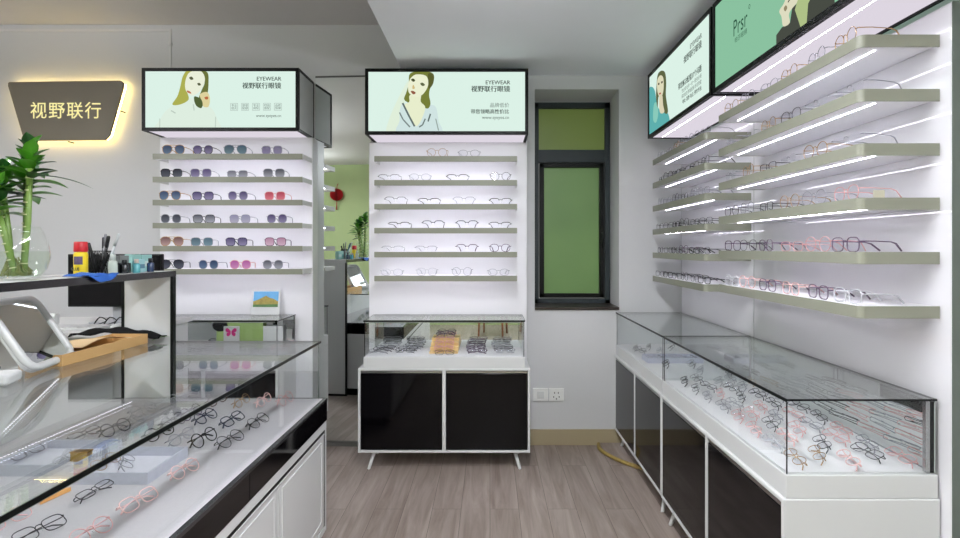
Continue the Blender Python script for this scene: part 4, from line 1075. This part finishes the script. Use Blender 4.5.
# ------------------------------------------------------------------ on and in the left showcase
t = thing('photo_card', 'small white framed landscape photo standing on the left glass showcase', 'photo frame', (-1.585, 3.80, .979))
mt = Matrix.Translation((-1.585, 3.80, .9795)) @ Matrix.Rotation(-.18, 4, 'X')
MB().box(-.10, .10, 0, .004, 0, .175, .001, mt).build('card', M['white'], t)
def lay(name, m, x0, x1, z0, z1, y, pts=None):
    f = MB(); q = pts or [(x0, z0), (x1, z0), (x1, z1), (x0, z1)]
    f._f([f.bm.verts.new(mt @ V((a_, y, b_))) for a_, b_ in q]); return f.build(name, m, t)
sky = lay('picture', mat('picture sky', (96, 160, 206), .5, vary=.25, scale=12), -.088, .088, .055, .165, -.001)
f = MB(); f._f([f.bm.verts.new(mt @ V((a_, -.0014, b_))) for a_, b_ in [(-.088, .06), (.088, .06), (.088, .095), (.05, .115), (.03, .118), (.0, .135), (-.03, .12), (-.06, .105), (-.088, .095)]]); f.build('picture_hill', mat('picture gold hill', (146, 130, 62), .5, vary=.5, scale=50), sky)
f = MB(); f._f([f.bm.verts.new(mt @ V((a_, -.0018, b_))) for a_, b_ in [(-.088, .055), (.088, .055), (.088, .075), (-.088, .072)]]); f.build('picture_field', mat('picture green field', (70, 110, 60), .5, vary=.4, scale=40), sky)
f = MB(); f.tube([mt @ V((0, .006, .12)), (-1.585, 3.852, .981)], .003, 6); f.build('easel_back', M['white'], t)
t = thing('butterfly_card', 'white card with a pink butterfly standing in the left showcase', 'card', (-1.735, 3.62, DZ))
box_ob('card', M['white'], t, -1.787, -1.683, 3.62, 3.63, DZ+.0005, .925, .002)
f = MB(); c0 = (-1.735, .885)
for s in (-1, 1):
    f._f([f.bm.verts.new((c0[0]+s*u, 3.6185, c0[1]+v)) for u, v in smooth_poly([(.002, .004), (.018, .026), (.036, .024), (.034, .004), (.012, 0)], 3)])
    f._f([f.bm.verts.new((c0[0]+s*u, 3.6185, c0[1]+v)) for u, v in smooth_poly([(.002, -.002), (.014, 0), (.030, -.006), (.026, -.026), (.010, -.022)], 3)])
f.build('butterfly', mat('magenta print', (214, 36, 132), .5), t, recalc=False)
t = thing('flyer', 'green and white printed flyer standing at the back of the left showcase', 'flyer', (-1.66, 3.80, DZ))
box_ob('sheet', mat('lime green print', (146, 170, 104), .5, vary=.15), t, -1.93, -1.60, 3.81, 3.813, DZ+.0005, .945)
box_ob('white_stripe', M['white'], t, -1.60, -1.46, 3.808, 3.8095, DZ+.0005, .90)
f = MB(); f._f([f.bm.verts.new((a_, 3.8085, b_)) for a_, b_ in ell(-1.905, .905, .055, .045)]); f.build('dark_disc', M['blackm'], t)
for j in range(6):
    k = K(['rectangular', 'square'][j % 2], ['black', 'thinblack', 'rose'][j % 3], True)
    place(k, (-2.02+.115*j, 3.66+(.06 if j % 2 else 0), DZ), .1, '%s eyeglasses, %s from left inside the left showcase' % (desc(k), ORD[j]), 'eyeglasses in the left showcase', rx=-.3)

# ------------------------------------------------------------------ mirror between the two units
t = thing('wall_mirror', 'tall frameless wall mirror between the left and middle wall units', 'mirror', (-1.068, YB-.024, 0))
mz = MB().box(-.215, .20, 0, .006, .035, 2.70).build('mirror_glass', M['mirror'], t, True)
MB().box(-.215, .20, -.003, .006, 2.7005, 2.712).build('mirror_trim', mat('mirror trim', (90, 90, 86), .4), t, True)
MB().box(-.215, .20, -.010, .006, .0, .034).build('mirror_trim', MATS['mirror trim'], t, True)
t.rotation_euler = (0, 0, -.06)
# sockets
for x0, lb in ((.316, 'left white blank switch plate low on the window wall'), (.432, 'right white socket plate low on the window wall')):
    t = thing('wall_socket', lb, 'wall socket', (x0+.056, YB, .37), 0, 'socket plates under the window')
    box_ob('plate', mat('ivory switch plastic', (232, 232, 230), .3), t, x0, x0+.110, YB-.014, YB-.0002, .325, .418, .003)
    f = MB()
    if x0 > .4:
        for dx, dz in ((-.014, .018), (.014, .018), (-.02, -.012), (.02, -.012), (0, -.026)): f.box(x0+.056+dx-.003, x0+.056+dx+.003, YB-.0148, YB-.0142, .37+dz-.007, .37+dz+.004)
        f.build('slots', M['blackm'], t)
    else:
        f.box(x0+.03, x0+.082, YB-.0175, YB-.0142, .345, .398, .002); f.build('rocker', M['white'], t)

# ------------------------------------------------------------------ seen only in the mirrors: wall ornament, chairs, seated person
t = thing('wall_ornament', 'round red paper ornament with tassel hanging on the green wall', 'ornament', (-3.80, YF, 2.5))
red = mat('red paper', (170, 24, 30), .6, vary=.2)
f = MB()
for k_ in range(12):
    a_ = PI*k_/12; c_ = [V((-3.80, YF+.07, 2.5))+V((math.cos(a_)*.055*math.sin(q)*1.0, math.sin(a_)*.055*math.sin(q), 0))*2.4*1.0+V((0, 0, .12*math.cos(q))) for q in [PI*i/12 for i in range(13)]]
    f.prism(c_, (math.sin(a_)*.003, -math.cos(a_)*.003, 0))
f.ico((-3.80, YF+.07, 2.5), .115, 3, (1.1, .5, 1)); f.build('lantern_disc', red, t)
f = MB(); f.tube([(-3.80, YF+.07, 2.61), (-3.80, YF+.04, 2.70), (-3.80, YF, 2.72)], .006, 6); f.build('cord', red, t)
f = MB()
for k_ in range(8): f.tube([(-3.80, YF+.07, 2.38), (-3.80+.012*math.cos(k_), YF+.07+.012*math.sin(k_), 2.20)], .004, 5)
f.build('tassel', red, t)
oak = mat('warm brown wood', (150, 96, 60), .4, vary=.15, scale=6, stretch=(1, 1, 6))
for j, (x, y, rz, lb) in enumerate([(.05, -1.35, .2, 'brown wooden chair nearer the aisle behind the viewer'), (.75, -1.5, -.15, 'brown wooden chair nearer the right wall behind the viewer')]):
    t = thing('wooden_chair', lb, 'chair', (x, y, 0), rz, 'wooden chairs behind the viewer')
    MB().box(-.21, .21, -.21, .21, .43, .46, .01).build('seat', oak, t, True)
    MB().box(-.20, .20, -.21, -.185, .62, .90, .01).build('backrest', oak, t, True)
    for sx in (-1, 1):
        MB().tube([(sx*.19, .19, .43), (sx*.20, .20, 0)], [.02, .014], 10).build('leg', oak, t, True)
        MB().tube([(sx*.19, -.195, .88), (sx*.19, -.195, .43), (sx*.20, -.21, 0)], [.014, .02, .014], 10).build('leg', oak, t, True)

def skin_mesh(name, verts, edges, m, root=0, sub=2, parent=None):
    me = bpy.data.meshes.new(name); me.from_pydata([v[:3] for v in verts], edges, []); o = bpy.data.objects.new(name, me); COL.objects.link(o)
    md = o.modifiers.new('skin', 'SKIN'); md.use_smooth_shade = True
    if not me.skin_vertices: me.skin_vertices.new()
    for i, v in enumerate(verts):
        sv = me.skin_vertices[0].data[i]; r_ = v[3] if isinstance(v[3], (tuple, list)) else (v[3], v[3]); sv.radius = r_; sv.use_root = (i == root)
    s2 = o.modifiers.new('sub', 'SUBSURF'); s2.levels = sub; s2.render_levels = sub
    dg = bpy.context.evaluated_depsgraph_get(); dg.update()
    m2 = bpy.data.meshes.new_from_object(o.evaluated_get(dg)); o.modifiers.clear(); o.data = m2
    m2.materials.clear(); m2.materials.append(m)
    for p in m2.polygons: p.use_smooth = True
    if parent: o.parent = parent
    return o
t = thing('glass_counter', 'small white and black glass counter behind the bar, seen in the wall mirror', 'display counter', (-2.3, 1.85, 0))
ax0, ax1, ay0, ay1 = -2.75, -1.87, 1.62, 2.06
box_ob('counter_body', M['white'], t, ax0, ax1, ay0, ay1-.004, .07, .606); box_ob('plinth', M['blackm'], t, ax0+.02, ax1-.02, ay0+.02, ay1-.02, 0, .07)
box_ob('black_fascia', M['black'], t, ax0, ax1, ay0, ay1, .6065, .700); box_ob('deck', M['deckgrey'], t, ax0, ax1, ay0, ay1, .7005, .7135)
box_ob('front_glass', M['glassv'], t, ax0, ax1, ay1-.006, ay1-.001, .714, .989); box_ob('top_glass', M['glass'], t, ax0, ax1, ay0, ay1, .9895, .997)
for xx in (ax0, ax1-.005): box_ob('side_glass', M['glassv'], t, xx, xx+.005, ay0+.002, ay1-.0065, .714, .989)
box_ob('glass_edge', M['trim'], t, ax0, ax1, ay1+.0002, ay1+.003, .988, .998)
for j in range(5):
    k = K('round', ['pink', 'thinblack', 'rose', 'pink', 'black'][j], True)
    place(k, (-2.62+.15*j, 1.9+.03*(j % 2), .7145+.01), PI, '%s eyeglasses, %s along the glass counter behind the bar' % (desc(k), ORD[j]), 'eyeglasses in the counter behind the bar', rx=-.5)
px_, py_ = -2.56, .98
st = thing('stool', 'round black stool under the seated person behind the bar', 'stool', (px_, py_, 0))
MB().lathe([(.17, .41), (.175, .42), (.17, .45)], (px_, py_, 0), 28).build('seat', M['blackm'], st)
MB().lathe([(.025, .03), (.025, .409)], (px_, py_, 0), 16).build('column', M['chrome'], st)
MB().lathe([(.2, 0), (.19, .02), (.04, .03)], (px_, py_, 0), 28).build('base', M['chrome'], st)
pp = thing('person', 'person in dark clothes with black hair seated behind the bar, one hand raised', 'person', (px_, py_, .452))
bv = [(0, 0, .09, (.14, .12)), (0, 0, .28, (.125, .095)), (0, -.01, .44, (.15, .10)), (0, -.01, .51, (.06, .06)),
      (.17, -.01, .46, .055), (.24, -.08, .27, .045), (.13, -.30, .30, .036), (-.17, -.01, .46, .055), (-.25, -.05, .26, .045), (-.20, -.26, .42, .036),
      (.09, -.08, .075, .085), (.10, -.42, .06, .065), (.10, -.44, -.36, .045), (-.09, -.08, .075, .085), (-.10, -.42, .06, .065), (-.10, -.44, -.36, .045)]
be = [(0, 1), (1, 2), (2, 3), (2, 4), (4, 5), (5, 6), (2, 7), (7, 8), (8, 9), (0, 10), (10, 11), (11, 12), (0, 13), (13, 14), (14, 15)]
cloth_ = mat('black knit clothes', (26, 26, 32), .85)
skin_ = mat('warm skin', (222, 172, 140), .55)
pb = skin_mesh('clothes', bv, be, cloth_, 0, 2, pp)
hv = [(0, -.01, .50, .045), (0, -.02, .58, .05), (0, -.035, .66, (.075, .09)), (0, -.035, .72, (.078, .095)), (0, -.03, .775, (.05, .06))]
hd = skin_mesh('body', hv, [(0, 1), (1, 2), (2, 3), (3, 4)], skin_, 0, 2, pp)
f = MB(); f.ico((0, -.125, .665), .014, 1, (.8, 1.1, 1.5))
for s in (-1, 1): f.ico((s*.078, -.03, .67), .016, 1, (.4, .9, 1.6))
f.build('nose_and_ears', skin_, pp, True)
for s in (-1, 1): MB().ico((s*.03, -.118, .69), .009, 1, (1.2, .5, .7)).build('eye', M['blackm'], pp, True)
MB().ico((0, -.12, .628), .018, 1, (1.1, .4, .3)).build('mouth', red, pp, True)
MB().ico((0, -.005, .715), .105, 3, (.93, 1.02, .98)).ico((0, .045, .60), .085, 2, (.9, .6, 1.5)).build('hair', mat('black hair', (14, 12, 12), .5), pp, True)
def hand(w, d, up, side):
    w = V(w); d = V(d).normalized(); up = V(up).normalized(); sd = d.cross(up)*side
    vs = [(*w, .022), (*(w+d*.045), (.032, .016)), (*(w+d*.08), (.036, .014))]; es = [(0, 1), (1, 2)]
    for i, (o_, l_) in enumerate(((-.026, .055), (-.009, .068), (.009, .074), (.026, .066))):
        b_ = w+d*.085+sd*o_; k_ = len(vs)
        vs += [(*b_, .009), (*(b_+d*l_*.5-up*.006), .0085), (*(b_+d*l_-up*.022), .007)]; es += [(2, k_), (k_, k_+1), (k_+1, k_+2)]
    k_ = len(vs); b_ = w+d*.03+sd*.03
    vs += [(*b_, .011), (*(b_+sd*.025+d*.025), .0095), (*(b_+sd*.03+d*.055), .008)]; es += [(1, k_), (k_, k_+1), (k_+1, k_+2)]
    return skin_mesh('hand', vs, es, skin_, 0, 1, pp)
hand((.13, -.31, .30), (-.2, -1, -.1), (0, 0, 1), -1); hand((-.20, -.27, .43), (.0, -.5, .8), (0, 1, .4), 1)
for s in (-1, 1): MB().box(s*.10-.045, s*.10+.045, -.60, -.38, -.45, -.375, .02).build('shoe', M['blackm'], pp, True)
pp.rotation_euler = (0, 0, math.radians(180))

# ------------------------------------------------------------------ tidy helper data
for o in bpy.data.objects:
    for k_ in ('_o', '_desc'):
        if k_ in o: del o[k_]
w = bpy.data.worlds.new('world'); sc.world = w; w.use_nodes = True
w.node_tree.nodes['Background'].inputs[0].default_value = (.8, .85, .8, 1); w.node_tree.nodes['Background'].inputs[1].default_value = .4
